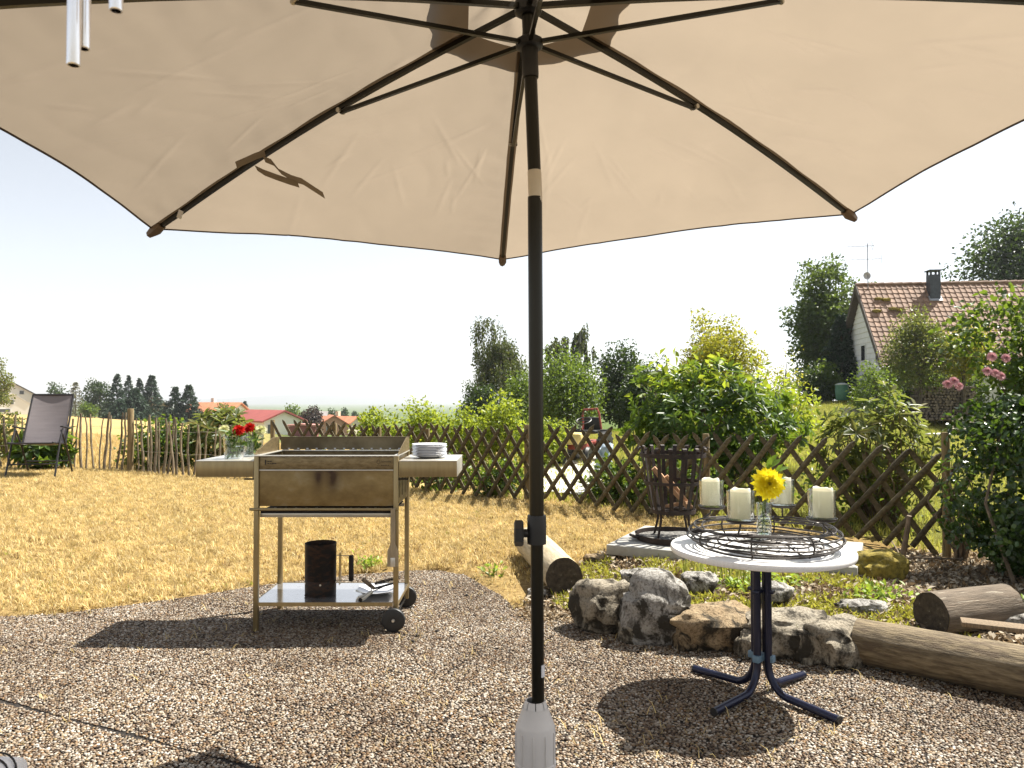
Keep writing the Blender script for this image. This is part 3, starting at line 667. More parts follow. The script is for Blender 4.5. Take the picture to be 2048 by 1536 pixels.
fz = .937 - VZ - .018
dahlia(fl, (.003, -.055, fz), (-.05, -1, .12), .068, YEL, layers=11)
MB().tube([(.008, .004, .002), (-.004, .006, .1), (.0, -.02, fz - .03), (.003, -.05, fz)], .0032, 8).build('stem', STEMG, fl)
MB().tube([(-.010, .0, .002), (.008, .012, .12), (.035, .015, .22), (.062, .02, .27)], .0026, 8).build('stem', STEMG, fl)
P = [(.03, .01, .21), (.035, .015, .22), (.045, .015, .24), (.05, .01, .25), (.062, .02, .27), (.055, .0, .25), (.02, .0, .28), (.03, .01, .3), (.04, .02, .29), (.06, .02, .235), (.052, .0, .26)]
D = [(.8, -.3, -.2), (.7, -.2, .5), (.9, -.2, .1), (.5, -.6, -.5), (.8, -.1, .4), (.6, -.5, -.7), (.1, -.2, 1), (.4, -.2, .8), (.7, 0, .7), (.9, -.3, -.4), (.3, -.4, .8)]
me = leaf_mesh('leaf_blades', P, D, [(0, -.6, 1)] * len(P), .06, .026, detail=2); link('leaves', me, LEAFD, fl)

# ================================================================== charcoal grill trolley
GX0, GX1, GY0, GY1 = -1.445, -.656, 4.26, 4.70       # leg centres
GW, GD = GX1 - GX0, GY1 - GY0
gr_ = thing('charcoal_grill', ((GX0 + GX1) / 2, (GY0 + GY1) / 2, 0), 'stainless steel charcoal grill trolley with two side shelves and wind guard', 'grill')
hx, hy = GW / 2, GD / 2
RIM, BOT = .982, .700
LEGM = M('steel_leg', (.33, .255, .13), .36, .7, var=.12, scale=6, stretch=(8, 8, 1))
for sx in (-1, 1):
    for sy in (-1, 1):
        zb = 0 if sx < 0 else .10
        MB().box((sx * hx, sy * hy, (RIM + zb) / 2), (.027, .027, RIM - zb), bev=.002).build('leg', LEGM, gr_)
# fire box panels
fp = MB(); fp.box((0, -hy - .002, (BOT + .899) / 2), (GW - .029, .006, .899 - BOT), bev=.002)
front = fp.build('front_panel', None, gr_)
# heat tarnished front: straw and brown bloom with two dark soot runs, its own shape on the sheet
m, nt, n, l, p = _nt('tarnished_front_steel')
v = _vec(n, l); t = _noise(n, l, _vec(n, l, (2, 2, 3)), 4, 7, .62); rp = _ramp(n, [(.3, (.17, .11, .04)), (.55, (.27, .19, .075)), (.75, (.34, .27, .15))]); l.new(t.outputs['Fac'], rp.inputs['Fac'])
def blob(cx, cz, rx, rz):
    mp = n.new('ShaderNodeMapping'); mp.inputs['Location'].default_value = (-cx / rx, 0, -cz / rz); mp.inputs['Scale'].default_value = (1 / rx, 0, 1 / rz); l.new(v, mp.inputs['Vector'])
    g = n.new('ShaderNodeTexGradient'); g.gradient_type = 'QUADRATIC_SPHERE'; l.new(mp.outputs['Vector'], g.inputs['Vector']); return g.outputs['Fac']
a1 = blob(-.045, .87, .05, .14); a2 = blob(.035, .86, .065, .17); a3 = blob(0, .90, .30, .20)
s1 = n.new('ShaderNodeMath'); s1.operation = 'MAXIMUM'; l.new(a1, s1.inputs[0]); l.new(a2, s1.inputs[1])
s2 = n.new('ShaderNodeMath'); s2.operation = 'MULTIPLY_ADD'; s2.inputs[1].default_value = .7; l.new(a3, s2.inputs[0]); l.new(s1.outputs[0], s2.inputs[2])
s3 = n.new('ShaderNodeMath'); s3.operation = 'MULTIPLY'; l.new(s2.outputs[0], s3.inputs[0]); s4 = n.new('ShaderNodeMapRange'); l.new(t.outputs['Fac'], s4.inputs['Value']); s4.inputs['From Min'].default_value = .1; s4.inputs['From Max'].default_value = .5; l.new(s4.outputs['Result'], s3.inputs[1]); s3.use_clamp = True
mx = n.new('ShaderNodeMix'); mx.data_type = 'RGBA'; l.new(s3.outputs[0], mx.inputs['Factor']); l.new(rp.outputs['Color'], mx.inputs['A']); mx.inputs['B'].default_value = (.05, .025, .01, 1)
l.new(mx.outputs['Result'], p.inputs['Base Color']); p.inputs['Metallic'].default_value = .55; p.inputs['Roughness'].default_value = .45
TARN = m; front.data.materials.clear(); front.data.materials.append(TARN)
b = MB(); b.box((0, -hy - .002, (.907 + RIM - .004) / 2), (GW - .029, .006, RIM - .004 - .907), bev=.002); band = b.build('upper_panel', STAIN, gr_)
MB().box((0, -hy - .006, .903), (GW - .030, .010, .007), bev=.002).build('trim_strip', SHEETST, gr_)
MB().box((0, hy, (BOT + RIM) / 2), (GW - .029, .004, RIM - BOT)).build('back_panel', STAIN, gr_)
for s in (-1, 1):
    sp_ = MB(); sp_.box((s * hx, 0, (BOT + RIM) / 2), (.004, GD - .029, RIM - BOT)); so = sp_.build('side_panel', STAIN, gr_)
    for k in range(3): MB().box((s * (hx + .0025), -.12 + k * .12, .79), (.002, .008, .11)).build('slot', SOOT, so)
b = MB(); b.box((0, 0, BOT + .06), (GW - .04, GD - .03, .004)); b.build('coal_tray', SOOT, gr_)
for s in (-1, 1):                                     # inner soot lining
    MB().box((s * (hx - .006), 0, .85), (.003, GD - .04, .21)).build('lining', SOOT, gr_)
    MB().box((0, s * (hy - .006), .85), (GW - .04, .003, .21)).build('lining', SOOT, gr_)
rimb = MB()
for s in (-1, 1):
    rimb.box((0, s * hy, RIM + .002), (GW + .030, .030, .006), bev=.0015)
    rimb.box((s * hx, 0, RIM + .0025), (.030, GD - .030, .006), bev=.0015)
rimb.build('rim', SHEETST, gr_)
for k in range(23):
    MB().tube([(-hx + .03 + k * (GW - .06) / 22, -hy + .012, .955), (-hx + .03 + k * (GW - .06) / 22, hy - .012, .955)], .0032, 6).build('grate_bar', SOOT, gr_)
# wind guard on three sides
WG = M('smoked_guard_steel', (.22, .17, .09), .5, .5, var=.45, scale=7, col2=(.27, .22, .13), spots=(.12, .09, .05), spot_scale=5, spot_at=.6)
b = MB(); b.box((0, hy + .004, 1.030), (GW + .004, .003, .076)); b.box((0, hy + .004, 1.069), (GW + .006, .009, .005), bev=.001); wb = b.build('guard_back', WG, gr_)
for k in range(13): MB().box((-hx + .05 + k * (GW - .10) / 12, hy + .0015, .997), (.012, .003, .007)).build('slot', PORC, wb)  # white blocks paint in the daylight seen through the guard slots
for s in (-1, 1):
    pr = [(hy, .987), (hy, 1.071), (hy - .13, 1.071), (-hy + .02, 1.006), (-hy - .01, .99)]
    V = [(s * (hx + .012) + e, y, z) for e in (-.0015, .0015) for y, z in pr]
    F = [(0, 1, 2, 3, 4), (9, 8, 7, 6, 5)] + [(i, (i + 1) % 5, 5 + (i + 1) % 5, 5 + i) for i in range(5)]
    b = MB(); b.add(V, F); b.build('guard_side', STAIN, gr_, smooth=0)
# ash rail and slotted draught slide below
MB().tube([(-hx - .036, -hy - .012, .683), (hx + .012, -hy - .012, .683)], .0085, 14).build('front_rail', LEGM, gr_)
b = MB(); b.box((0, -.01, .672), (GW - .035, GD - .03, .004)); b.box((0, -hy + .014, .664), (GW - .033, .003, .020)); b.build('ash_grid', SOOT, gr_)
b = MB(); b.box((0, -hy + .008, .647), (GW - .032, .004, .022), bev=.001); b.box((0, -hy + .02, .637), (GW - .032, .03, .003)); b.build('slide_lip', STEEL, gr_)
b = MB(); b.box((0, hy - .008, .647), (GW - .032, .004, .02)); b.build('slide_lip', STEEL, gr_)
hole = MB().box((0, 0, 0), (.012, .014, .003)).mesh('draught_hole', 0); hole.materials.append(M('painted_daylight', (.62, .60, .56), .8))  # solid pale block: daylight through the draught holes is painted as its colour
for (xa, xb) in ((-.34, -.10), (.05, .24)):
    for k in range(10):
        link('draught_hole', hole, None, gr_, (xa + (xb - xa) * (k // 2) / 4 + .02 * (k % 2), -hy + .05 + .05 * (k % 2), .6755), (0, 0, .4))
# side shelves
for s in (-1, 1):
    x0, x1 = s * (hx + .016), s * (hx + .345); xc = (x0 + x1) / 2; w = abs(x1 - x0)
    b = MB(); b.box((xc, 0, .955), (w, GD + .02, .005), bev=.0015); top = b.build('side_shelf', SHEETST, gr_)
    b = MB(); b.box((xc, -hy - .0085, .909), (w - .001, .003, .088), bev=.001); b.build('shelf_apron', LEGM, top)
    b = MB(); b.box((xc, hy + .0085, .909), (w - .001, .003, .088), bev=.001); b.build('shelf_apron', LEGM, top)
    b = MB(); b.box((x1 - s * .002, 0, .909), (.003, GD + .012, .088), bev=.001); b.build('shelf_end', SHEETST, top)
    b = MB(); b.tube([(s * (hx + .005), -hy - .006, .853), (s * (hx + .07), -hy - .006, .853)], .005, 8); b.tube([(s * (hx + .005), hy, .853), (s * (hx + .07), hy, .853)], .005, 8); b.build('shelf_peg', BLACKM, top)
b = MB(); b.box((0, 0, .157), (GW + .022, GD + .022, .004)); bs = b.build('bottom_shelf', M('polished_shelf', (.72, .70, .68), .16, .9, var=.06, scale=6, spots=(.5, .47, .44), spot_scale=22, spot_at=.67), gr_)
for s in (-1, 1):
    MB().box((0, s * (hy + .013), .150), (GW - .03, .003, .022)).build('shelf_lip', LEGM, bs)
    MB().box((s * (hx + .0125), 0, .151), (.003, GD + .02, .020)).build('shelf_lip', LEGM, bs)
for s in (-1, 1):
    y0 = s * (hy + .030)
    w = MB(); w.lathe([(.02, -.014), (.055, -.014), (.063, -.011), (.066, -.006), (.066, .006), (.063, .011), (.055, .014), (.02, .014), (.02, -.014)], 40, (hx - .008, y0, .067), axis='y', cap=False)
    w.lathe([(.0, -.011), (.056, -.011), (.056, .011), (0, .011)], 40, (hx - .008, y0, .067), axis='y'); wo = w.build('wheel', RUBBER, gr_)
    c = MB(); c.lathe([(0, -.022), (.007, -.022), (.0095, -.018), (.0095, .018), (.007, .022), (0, .022)], 16, (hx - .008, y0, .067), axis='y'); c.build('hub_cap', SHEETST, wo)
    MB().box((hx, s * hy, .10), (.024, .024, .07)).build('wheel_bracket', LEGM, gr_)
MB().tube([(hx - .008, -hy - .03, .067), (hx - .008, hy + .03, .067)], .005, 10).build('axle', BLACKM, gr_)
# maker's marks on the upper panel: small print at both ends
def text(s_, size, loc, m_, parent, name='lettering'):
    cu = bpy.data.curves.new(name, 'FONT'); cu.body = s_; cu.size = size; cu.extrude = .0003
    o = bpy.data.objects.new(name, cu); COL.objects.link(o); dg = bpy.context.evaluated_depsgraph_get(); me = bpy.data.meshes.new_from_object(o.evaluated_get(dg)); bpy.data.objects.remove(o)
    me.materials.clear(); return link(name, me, m_, parent, loc, (R(90), 0, 0))
INK = M('etched_ink', (.035, .028, .02), .7)
yb = -hy - .0062
b = MB(); b.box((-hx + .050, yb, .948), (.007, .001, .028)); 
for r_, ws in enumerate(((.012, .010), (.012, .006, .013, .011))):
    xx = -hx + .060
    for w in ws: b.box((xx + w / 2, yb, .952 - r_ * .0115), (w, .001, .0055)); xx += w + .003
b.build('printed_mark', INK, band)
fl_ = [(hx - .100 + .0085 * math.sin(a) * (1 - .45 * math.cos(a)), yb, .951 + .011 * math.cos(a)) for a in np.linspace(0, 6.28, 20, endpoint=False)]
b = MB(); b.tube(fl_, .0011, 5, closed=True); b.build('flame_mark', INK, band)
text('Schickling', .0145, (hx - .084, yb, .948), INK, band)
b = MB(); b.tube([(hx - .100, yb, .936), (hx - .106, yb, .928), (hx - .094, yb, .928)], .0009, 5, closed=True); xx = hx - .086
for w in (.010, .008, .012, .009): b.box((xx + w / 2, yb, .931), (w, .001, .0042)); xx += w + .0025
b.build('printed_mark', INK, band)

GXc, GYc = (GX0 + GX1) / 2, (GY0 + GY1) / 2
# plates: each a thing
plab = ['lowest', 'second', 'third', 'fourth', 'fifth', 'sixth', 'seventh', 'topmost']
pm = MB(); pm.lathe([(0, .000), (.055, .000), (.062, .002), (.072, .007), (.102, .015), (.1035, .0165), (.1025, .0178), (.070, .0105), (.060, .0055), (0, .005)], 56)
pme = pm.mesh('plate'); pme.materials.append(PORC)
for i, nm in enumerate(plab):
    o = link('plate', pme, None, None, (-.49 + .002 * math.sin(i * 2.3), 4.46 + .002 * math.cos(i * 1.7), .9585 + i * .0092), (0, 0, i))
    tag(o, f'white plate on the right grill shelf, {nm} of the stack' if i else 'white plate at the bottom of the stack on the right grill shelf', 'plate', 'plates stacked on the grill shelf')
# two glass vases with dahlias
def leafspray(n, c, rad, h0, h1, seed, L=.05, W=.02):
    g = np.random.default_rng(seed); P = np.array(c) + np.stack([g.normal(0, rad, n), g.normal(0, rad, n), g.uniform(h0, h1, n)], 1); return P, unit(g.normal(size=(n, 3)) + [0, 0, .3]), g.normal(size=(n, 3)) + [0, -.5, 1], L * g.uniform(.6, 1.2, n), W * g.uniform(.7, 1.2, n)
for i, (vx, vy, lab) in enumerate(((-1.628, 4.40, 'wide glass vase of flowers at the front of the left grill shelf'), (-1.585, 4.60, 'wide glass vase of flowers behind the other on the grill shelf'))):
    va = thing('flower_vase', (vx, vy, .9585), lab, 'vase', group='glass vases on the grill shelf')
    b = MB(); b.lathe([(0, 0), (.050, 0), (.053, .004), (.062, .128), (.0625, .13), (.0605, .13), (.060, .128), (.0505, .008), (0, .008)], 40); b.build('glass', GLASS, va)
    b = MB(); b.lathe([(0, .0085), (.0503, .0085), (.0562, .07), (0, .07)], 32); b.build('water', WATER, va)
    P, D, N, L, W = leafspray(60, (0, 0, 0), .022, .01, .15, 60 + i); me = leaf_mesh('foliage', P, D, N, L, W, detail=2); gl = thing('foliage_spray', (vx, vy, .967), ['green dahlia leaves and stems inside the front vase', 'green dahlia leaves and stems inside the rear vase'][i], 'leaves'); link('leaves', me, LEAFD, gl)
    for (dx, dy, dz, m_, rr, lb) in ([(.033, -.02, .158, RED, .036, 'red dahlia in the front vase on the grill shelf'), (-.058, -.01, .160, CRM, .034, 'cream dahlia hanging over the left rim of the front vase')] if i == 0 else [(-.010, -.04, .165, RED, .036, 'red dahlia in the rear vase on the grill shelf'), (.055, -.03, .150, CRM, .036, 'pale cream dahlia at the right rim of the rear vase'), (-.075, -.03, .165, CRM, .022, 'small cream dahlia between the two red dahlias')]):
        f_ = thing('dahlia', (vx, vy, .967), lb, 'flower', group='dahlias on the grill shelf'); dahlia(f_, (dx, dy, dz), (dx * 3, -.7, .6), rr, m_, layers=8)
        MB().tube([(-dx * .4, -dy, .004), (dx * .5, dy * .5, .09), (dx, dy + .005, dz - .005)], .0025, 6).build('stem', STEMG, f_)
# chimney starter
RUSTCAN = M('burnt_rusty_sheet', (.030, .018, .012), .6, .5, var=.5, scale=6, stretch=(4, 4, 9), col2=(.055, .026, .013), spots=(.012, .010, .009), spot_scale=5, spot_at=.5)
cs = thing('chimney_starter', (-1.127, 4.44, .159), 'burnt rusty chimney starter can on the lower grill shelf', 'chimney starter')
b = MB(); b.lathe([(.088, 0), (.0895, .004), (.0905, .085), (.0885, .088), (.0905, .091), (.0905, .296), (.092, .300), (.090, .301), (.0885, .296), (.0875, .004)], 48, cap=False); can = b.build('can', RUSTCAN, cs)
MB().lathe([(0, .07), (.086, .07), (.086, .073), (0, .073)], 32).build('coal_grid', SOOT, cs)
hole2 = MB().lathe([(0, -.0015), (.0055, -.0015), (.0055, .0015), (0, .0015)], 10, axis='y').mesh('air_hole', 0); hole2.materials.append(SHEETST)
for k in range(5):
    a = R(-77 + 72 * k); link('air_hole', hole2, None, can, (.0905 * math.cos(a), .0905 * math.sin(a), .072), (0, 0, a + R(90)))
sh = MB(); sh.box((.115, 0, .15), (.003, .055, .185), bev=.001); sh.build('heat_shield', LEGM, cs)
hw = MB(); hw.tube([(.088, 0, .225), (.185, 0, .225)], .0025, 6); hw.tube([(.088, 0, .078), (.185, 0, .078)], .0025, 6); hw.build('handle_wire', STEEL, cs)
MB().tube([(.180, 0, .076), (.180, 0, .08), (.180, 0, .222), (.180, 0, .226)], [.012, .0145, .0145, .013], 14).build('handle_grip', SOOT, cs)
# wooden scraper hanging from the rail
sr = thing('grill_scraper', (-.668, 4.222, .693), 'weathered wooden grill scraper hanging from the front rail', 'scraper')
pr = [(-.011, 0), (.011, 0), (.014, -.10), (.013, -.20), (.028, -.235), (.030, -.325), (-.030, -.325), (-.029, -.235), (-.012, -.20), (-.013, -.10)]
V = [(x, y, z) for y in (-.009, .009) for x, z in pr]; n_ = len(pr)
b = MB(); b.add(V, [tuple(range(n_)), tuple(range(2 * n_ - 1, n_ - 1, -1))] + [(i, (i + 1) % n_, n_ + (i + 1) % n_, n_ + i) for i in range(n_)]); b.build('handle_board', M('grey_scraper_wood', (.34, .27, .17), .8, scale=8, var=.3, stretch=(14, 14, 1.2), bump=.3, bscale=30), sr, smooth=20)
MB().box((.002, -.0105, -.30), (.026, .003, .05), bev=.001).build('scraper_plate', SHEETST, sr)
MB().tube([(0, -.0, -.01), (0, -.012, .004), (0, .0, .016), (0, .012, .004), (0, 0, -.01)], .0015, 6).build('hanging_loop', SOOT, sr)
# white dish, tongs and brush on the lower shelf
dh = thing('serving_dish', (-.80, 4.46, .1595), 'white square porcelain dish on the lower grill shelf', 'dish')
V = []; n_ = 40
for s_, z in ((.055, .0), (.060, .002), (.112, .026), (.114, .028), (.108, .027), (.056, .006)):
    for k in range(n_):
        a = 2 * math.pi * k / n_; q = (abs(math.cos(a)) ** 5 + abs(math.sin(a)) ** 5) ** (-1 / 5); V.append((s_ * q * math.cos(a), s_ * q * math.sin(a), z + .004 * math.cos(4 * a) * -(z > .01)))
F = [(q * n_ + k, q * n_ + (k + 1) % n_, (q + 1) * n_ + (k + 1) % n_, (q + 1) * n_ + k) for q in range(5) for k in range(n_)] + [tuple(range(n_)), tuple(range(5 * n_, 6 * n_))]
b = MB(); b.add(V, F); b.build('bowl', PORC, dh)
tg_ = thing('grill_brush', (-.80, 4.44, .18), 'black bristled grill brush lying across the white dish', 'brush')
b = MB(); b.box((.06, .02, .026), (.15, .030, .008), rot=(0, -.22, .2), bev=.003); bo = b.build('brush_back', RUBBER, tg_)
bt = MB()
for i in range(26):
    for j in range(3):
        x = -.010 + i * .0055; bt.box((x, .008 + j * .011 + x * .2, .036 + x * .22), (.0018, .0018, .022), rot=(random.uniform(-.2, .2), random.uniform(-.2, .2), 0))
bt.build('bristles', SOOT, bo)
b = MB(); b.tube([(-.01, .0, .010), (-.035, -.015, .035), (-.075, -.025, .072)], [.009, .0125, .012], 12); b.build('handle', WOODGREY, tg_)
tn_ = thing('grill_tongs', (-.81, 4.36, .172), 'steel grill tongs leaning over the front of the lower shelf dish', 'tongs')
b = MB(); b.tube([(-.045, -.10, .0), (-.03, -.075, .006), (.0, -.01, .022)], [.013, .0135, .010], 14); b.build('grip', STEEL, tn_)
b = MB(); b.tube([(-.0455, -.104, -.001), (-.0445, -.098, .001)], .0125, 14); b.build('grip_end', SOOT, tn_)
for dx in (-.02, .085): MB().tube([(.0, -.012, .022), (dx * .5, .03, .032), (dx, .07, .046)], .0032, 8).build('arm', BLACKM, tn_)
# bits of charcoal
coal = [(-1.20, 4.38, .159), (-.52, 4.15, 0), (-.42, 4.23, 0), (-.53, 4.05, 0), (-.30, 5.0, 0)]
for i, c in enumerate(coal):
    bm = bmesh.new(); bmesh.ops.create_icosphere(bm, subdivisions=2, radius=.011 if i else .007)
    for v_ in bm.verts: v_.co = v_.co * (1 + .5 * mnoise.noise(v_.co * 130 + Vector((i * 9, 0, 0)))); v_.co.z *= .7
    me = bpy.data.meshes.new('charcoal_lump'); bm.to_mesh(me); bm.free(); o = link('charcoal_lump', me, SOOT, None, (c[0], c[1], c[2] + .007)); tag(o, ['black charcoal crumb on the lower grill shelf left of the starter', 'black charcoal lump on the patio nearest the front grill wheel', 'black charcoal lump on the patio furthest right of the front wheel', 'black charcoal lump on the patio in front of the grill wheel', 'black charcoal crumb on the patio behind the grill wheels'][i], 'charcoal')

# ================================================================== stones, logs, slab, bed
def stone_mesh(seed, dims, rough=.22, peak=0, sub=4):
    bm = bmesh.new(); bmesh.ops.create_icosphere(bm, subdivisions=sub, radius=1); o = Vector((seed * 13.7, seed * 5.1, 0))
    for v in bm.verts:
        d = v.co.normalized()
        q = Vector((math.copysign(abs(d.x) ** .72, d.x), math.copysign(abs(d.y) ** .72, d.y), math.copysign(abs(d.z) ** .72, d.z)))
        k = 1 + rough * mnoise.noise(d * 1.3 + o) * 1.3 + rough * .5 * mnoise.noise(d * 3.1 + o) + rough * .25 * mnoise.noise(d * 7 + o) + .03 * mnoise.noise(d * 16 + o)
        k *= 1.06 - .20 * abs(mnoise.noise(d * 1.9 + o * 2)) - .10 * abs(mnoise.noise(d * 4.3 + o))
        if peak: k *= 1 + peak * max(0, d.z) ** 3 - peak * .45 * max(0, d.z) * abs(d.x)
        v.co = Vector((q.x * dims[0] / 2, q.y * dims[1] / 2, q.z * dims[2] / 2)) * k
    me = bpy.data.meshes.new('stone'); bm.to_mesh(me); bm.free(); me.polygons.foreach_set('use_smooth', np.ones(len(me.polygons), bool)); me.set_sharp_from_angle(angle=R(50)); return me
def stonemat(name, c1, c2, dark=(.035, .03, .022), moss=(.09, .085, .02), sc_=7):
    m, nt, n, l, p = _nt(name); v = _vec(n, l)
    t = _noise(n, l, v, sc_, 8, .7); rp = _ramp(n, [(.3, c1), (.7, c2)]); l.new(t.outputs['Fac'], rp.inputs['Fac'])
    tf = _noise(n, l, v, 75, 3, .7); rf = _ramp(n, [(.36, (.35, .33, .30)), (.5, (1, 1, 1))]); l.new(tf.outputs['Fac'], rf.inputs['Fac'])
    x = n.new('ShaderNodeMix'); x.data_type = 'RGBA'; x.blend_type = 'MULTIPLY'; x.inputs['Factor'].default_value = .8; l.new(rp.outputs['Color'], x.inputs['A']); l.new(rf.outputs['Color'], x.inputs['B'])
    t2 = _noise(n, l, v, 5.0, 12, .72, .6); r2 = _ramp(n, [(.47, (0, 0, 0)), (.55, (.95, .95, .95))]); l.new(t2.outputs['Fac'], r2.inputs['Fac'])
    x2 = n.new('ShaderNodeMix'); x2.data_type = 'RGBA'; l.new(r2.outputs['Color'], x2.inputs['Factor']); l.new(x.outputs['Result'], x2.inputs['A']); x2.inputs['B'].default_value = (*dark, 1)
    t3 = _noise(n, l, v, 5.5, 7, .7); r3 = _ramp(n, [(.62, (0, 0, 0)), (.68, (1, 1, 1))]); l.new(t3.outputs['Fac'], r3.inputs['Fac'])
    x3 = n.new('ShaderNodeMix'); x3.data_type = 'RGBA'; l.new(r3.outputs['Color'], x3.inputs['Factor']); l.new(x2.outputs['Result'], x3.inputs['A']); x3.inputs['B'].default_value = (*moss, 1)
    l.new(x3.outputs['Result'], p.inputs['Base Color']); p.inputs['Roughness'].default_value = .9; p.inputs['Specular IOR Level'].default_value = .2
    tb = _noise(n, l, v, 26, 8, .7); b = n.new('ShaderNodeBump'); b.inputs['Strength'].default_value = 1.0; b.inputs['Distance'].default_value = .035; l.new(tb.outputs['Fac'], b.inputs['Height']); l.new(b.outputs['Normal'], p.inputs['Normal'])
    return m
ST1 = stonemat('lichen_stone', (.26, .22, .16), (.50, .45, .36)); ST2 = stonemat('ochre_stone', (.26, .18, .10), (.46, .36, .23)); ST3 = stonemat('pale_granite', (.32, .30, .27), (.54, .52, .48), sc_=10)
def stone(px, py, d, w, dp, h, m, label, seed, peak=0, rz=0, z=None, rough=.22):
    p = at(px, py, d); zz_ = (0 if z is None else z)
    o = link('stone', stone_mesh(seed, (w, dp, h), rough, peak), m, None, (p.x, d, zz_ + h * .5 - .03), (0, 0, rz)); return tag(o, label, 'stone', 'stones edging the bed')
stone(1212, 1230, 4.30, .39, .30, .29, ST1, 'lichen covered stone at the left end of the bed edging', 1, .15, .3)
stone(1315, 1250, 4.10, .37, .28, .31, ST3, 'pointed pale grey stone in the bed edging', 2, .55, -.15)
stone(1440, 1255, 4.03, .54, .32, .235, ST2, 'ochre stone with black lichen left of the table legs', 3, 0, .1)
stone(1570, 1270, 3.90, .46, .32, .235, ST1, 'broad dark stained stone just right of the table legs', 4, 0, -.2)
stone(1668, 1280, 3.80, .42, .30, .235, ST1, 'pale stone touching the long front log', 9, 0, .5)
stone(1268, 1175, 4.75, .17, .14, .14, ST3, 'small pale stone behind the pointed grey stone', 5, .1, .4, .12)
stone(1400, 1200, 4.55, .20, .15, .13, ST3, 'small flat white stone on top of the edging', 6, 0, .2, .16)
stone(1545, 1210, 4.30, .20, .16, .12, ST3, 'small white stone just behind the table legs', 7, 0, .2, .17)
stone(1725, 1225, 4.15, .26, .16, .10, ST3, 'flat white stone behind the end of the front log', 8, 0, -.3, .13)
stone(2035, 1262, 3.95, .26, .24, .16, ST3, 'grey stone at the right edge beside the short log', 10, 0, .3, .08)
stone(1190, 1100, 5.65, .16, .12, .09, ST2, 'small reddish stone left of the concrete slab', 11, 0, .3, .09)
stone(1075, 1165, 4.95, .13, .12, .10, ST3, 'small grey stone under the left log', 12, 0, .3, .0)
MOSSY = M('moss', (.16, .13, .02), .95, scale=30, var=.5, bump=1.0, bscale=90, col2=(.34, .26, .04))
o = stone(1752, 1150, 5.05, .34, .30, .22, MOSSY, 'round hummock of yellow moss right of the slab', 13, 0, 0, .10); o.name = 'moss_hummock'; o['category'] = 'moss'; del o['group']

BARK = M('weathered_log', (.10, .068, .033), .85, scale=7, var=.5, stretch=(1.6, 9, 9), col2=(.26, .20, .115), bump=.8, bscale=16, spots=(.10, .07, .04), spot_scale=4, spot_at=.58)
ENDG = M('dark_end_grain', (.05, .038, .026), .9, scale=40, var=.6, spots=(.35, .33, .28), spot_scale=45, spot_at=.68, bump=.6, bscale=80)
def log(name, p0, p1, r, label, m=BARK, seed=0, mend=ENDG, cracks=True):
    p0, p1 = Vector(p0), Vector(p1); L = (p1 - p0).length; n_ = 28; ns = max(10, int(L / .05)); V = []
    for i in range(ns + 1):
        for k in range(n_):
            a = 2 * math.pi * k / n_; q = Vector((L * i / ns, math.cos(a), math.sin(a)))
            rr = r * (1 + .05 * mnoise.noise(Vector((q.x * 1.5, q.y, q.z)) + Vector((seed, 0, 0))) + .06 * mnoise.noise(Vector((q.x * .8, q.y * 9, q.z * 9 + seed))) + .02 * mnoise.noise(Vector((q.x * 12, q.y * 3, q.z * 3 + seed))))
            V.append((q.x, rr * math.cos(a), rr * math.sin(a)))
    F = [(i * n_ + k, i * n_ + (k + 1) % n_, (i + 1) * n_ + (k + 1) % n_, (i + 1) * n_ + k) for i in range(ns) for k in range(n_)]
    root = thing(name, p0, label, 'log'); root.rotation_euler = (p1 - p0).to_track_quat('X', 'Z').to_euler()
    b = MB(); b.add(V, F); b.build('bark', m, root, smooth=60)
    for x, off in ((0, 0), (L, ns * n_)):
        e = MB(); e.add([(V[off + k][0] + (.001 if x else -.001), V[off + k][1] * .995, V[off + k][2] * .995) for k in range(n_)] + [(x + (-.012 if x else .012), 0, 0)], [(k, (k + 1) % n_, n_) for k in range(n_)]); e.build('cut_end', mend, root, smooth=0)
    return root
pa = at(1715, 1300, 3.74); pb = at(2100, 1352, 3.1)
log('log', (pa.x, pa.y, .108), (pb.x + .55, pb.y - .22, .118), .108, 'long weathered log lying along the patio edge on the right', seed=3)
log('log', (at(1862, 1240, 3.86).x, 3.86, .205), (at(2012, 1240, 4.02).x, 4.02, .205), .112, 'short dark log in the bed behind the long front log', M('dark_log', (.13, .10, .07), .9, scale=6, var=.4, stretch=(1.2, 9, 9), bump=.7, bscale=14, spots=(.30, .26, .20), spot_scale=5, spot_at=.63), seed=11)
log('log', (at(1128, 1150, 4.95).x, 4.93, .145), (at(1062, 1105, 6.0).x, 6.05, .16), .125, 'pale round log pointing away, behind the parasol pole', M('pale_log', (.42, .33, .19), .8, scale=6, var=.3, stretch=(1.2, 8, 8), col2=(.56, .47, .32), bump=.5, bscale=12), seed=23)
b = MB(); b.box((0, 0, 0), (.62, .10, .022), bev=.004); o = b.build('plank', WOODGREY, None, (at(2020, 1292, 3.55).x + .10, 3.50, .232), (0, .0, -.46)); tag(o, 'thin grey plank resting on the long front log', 'plank')

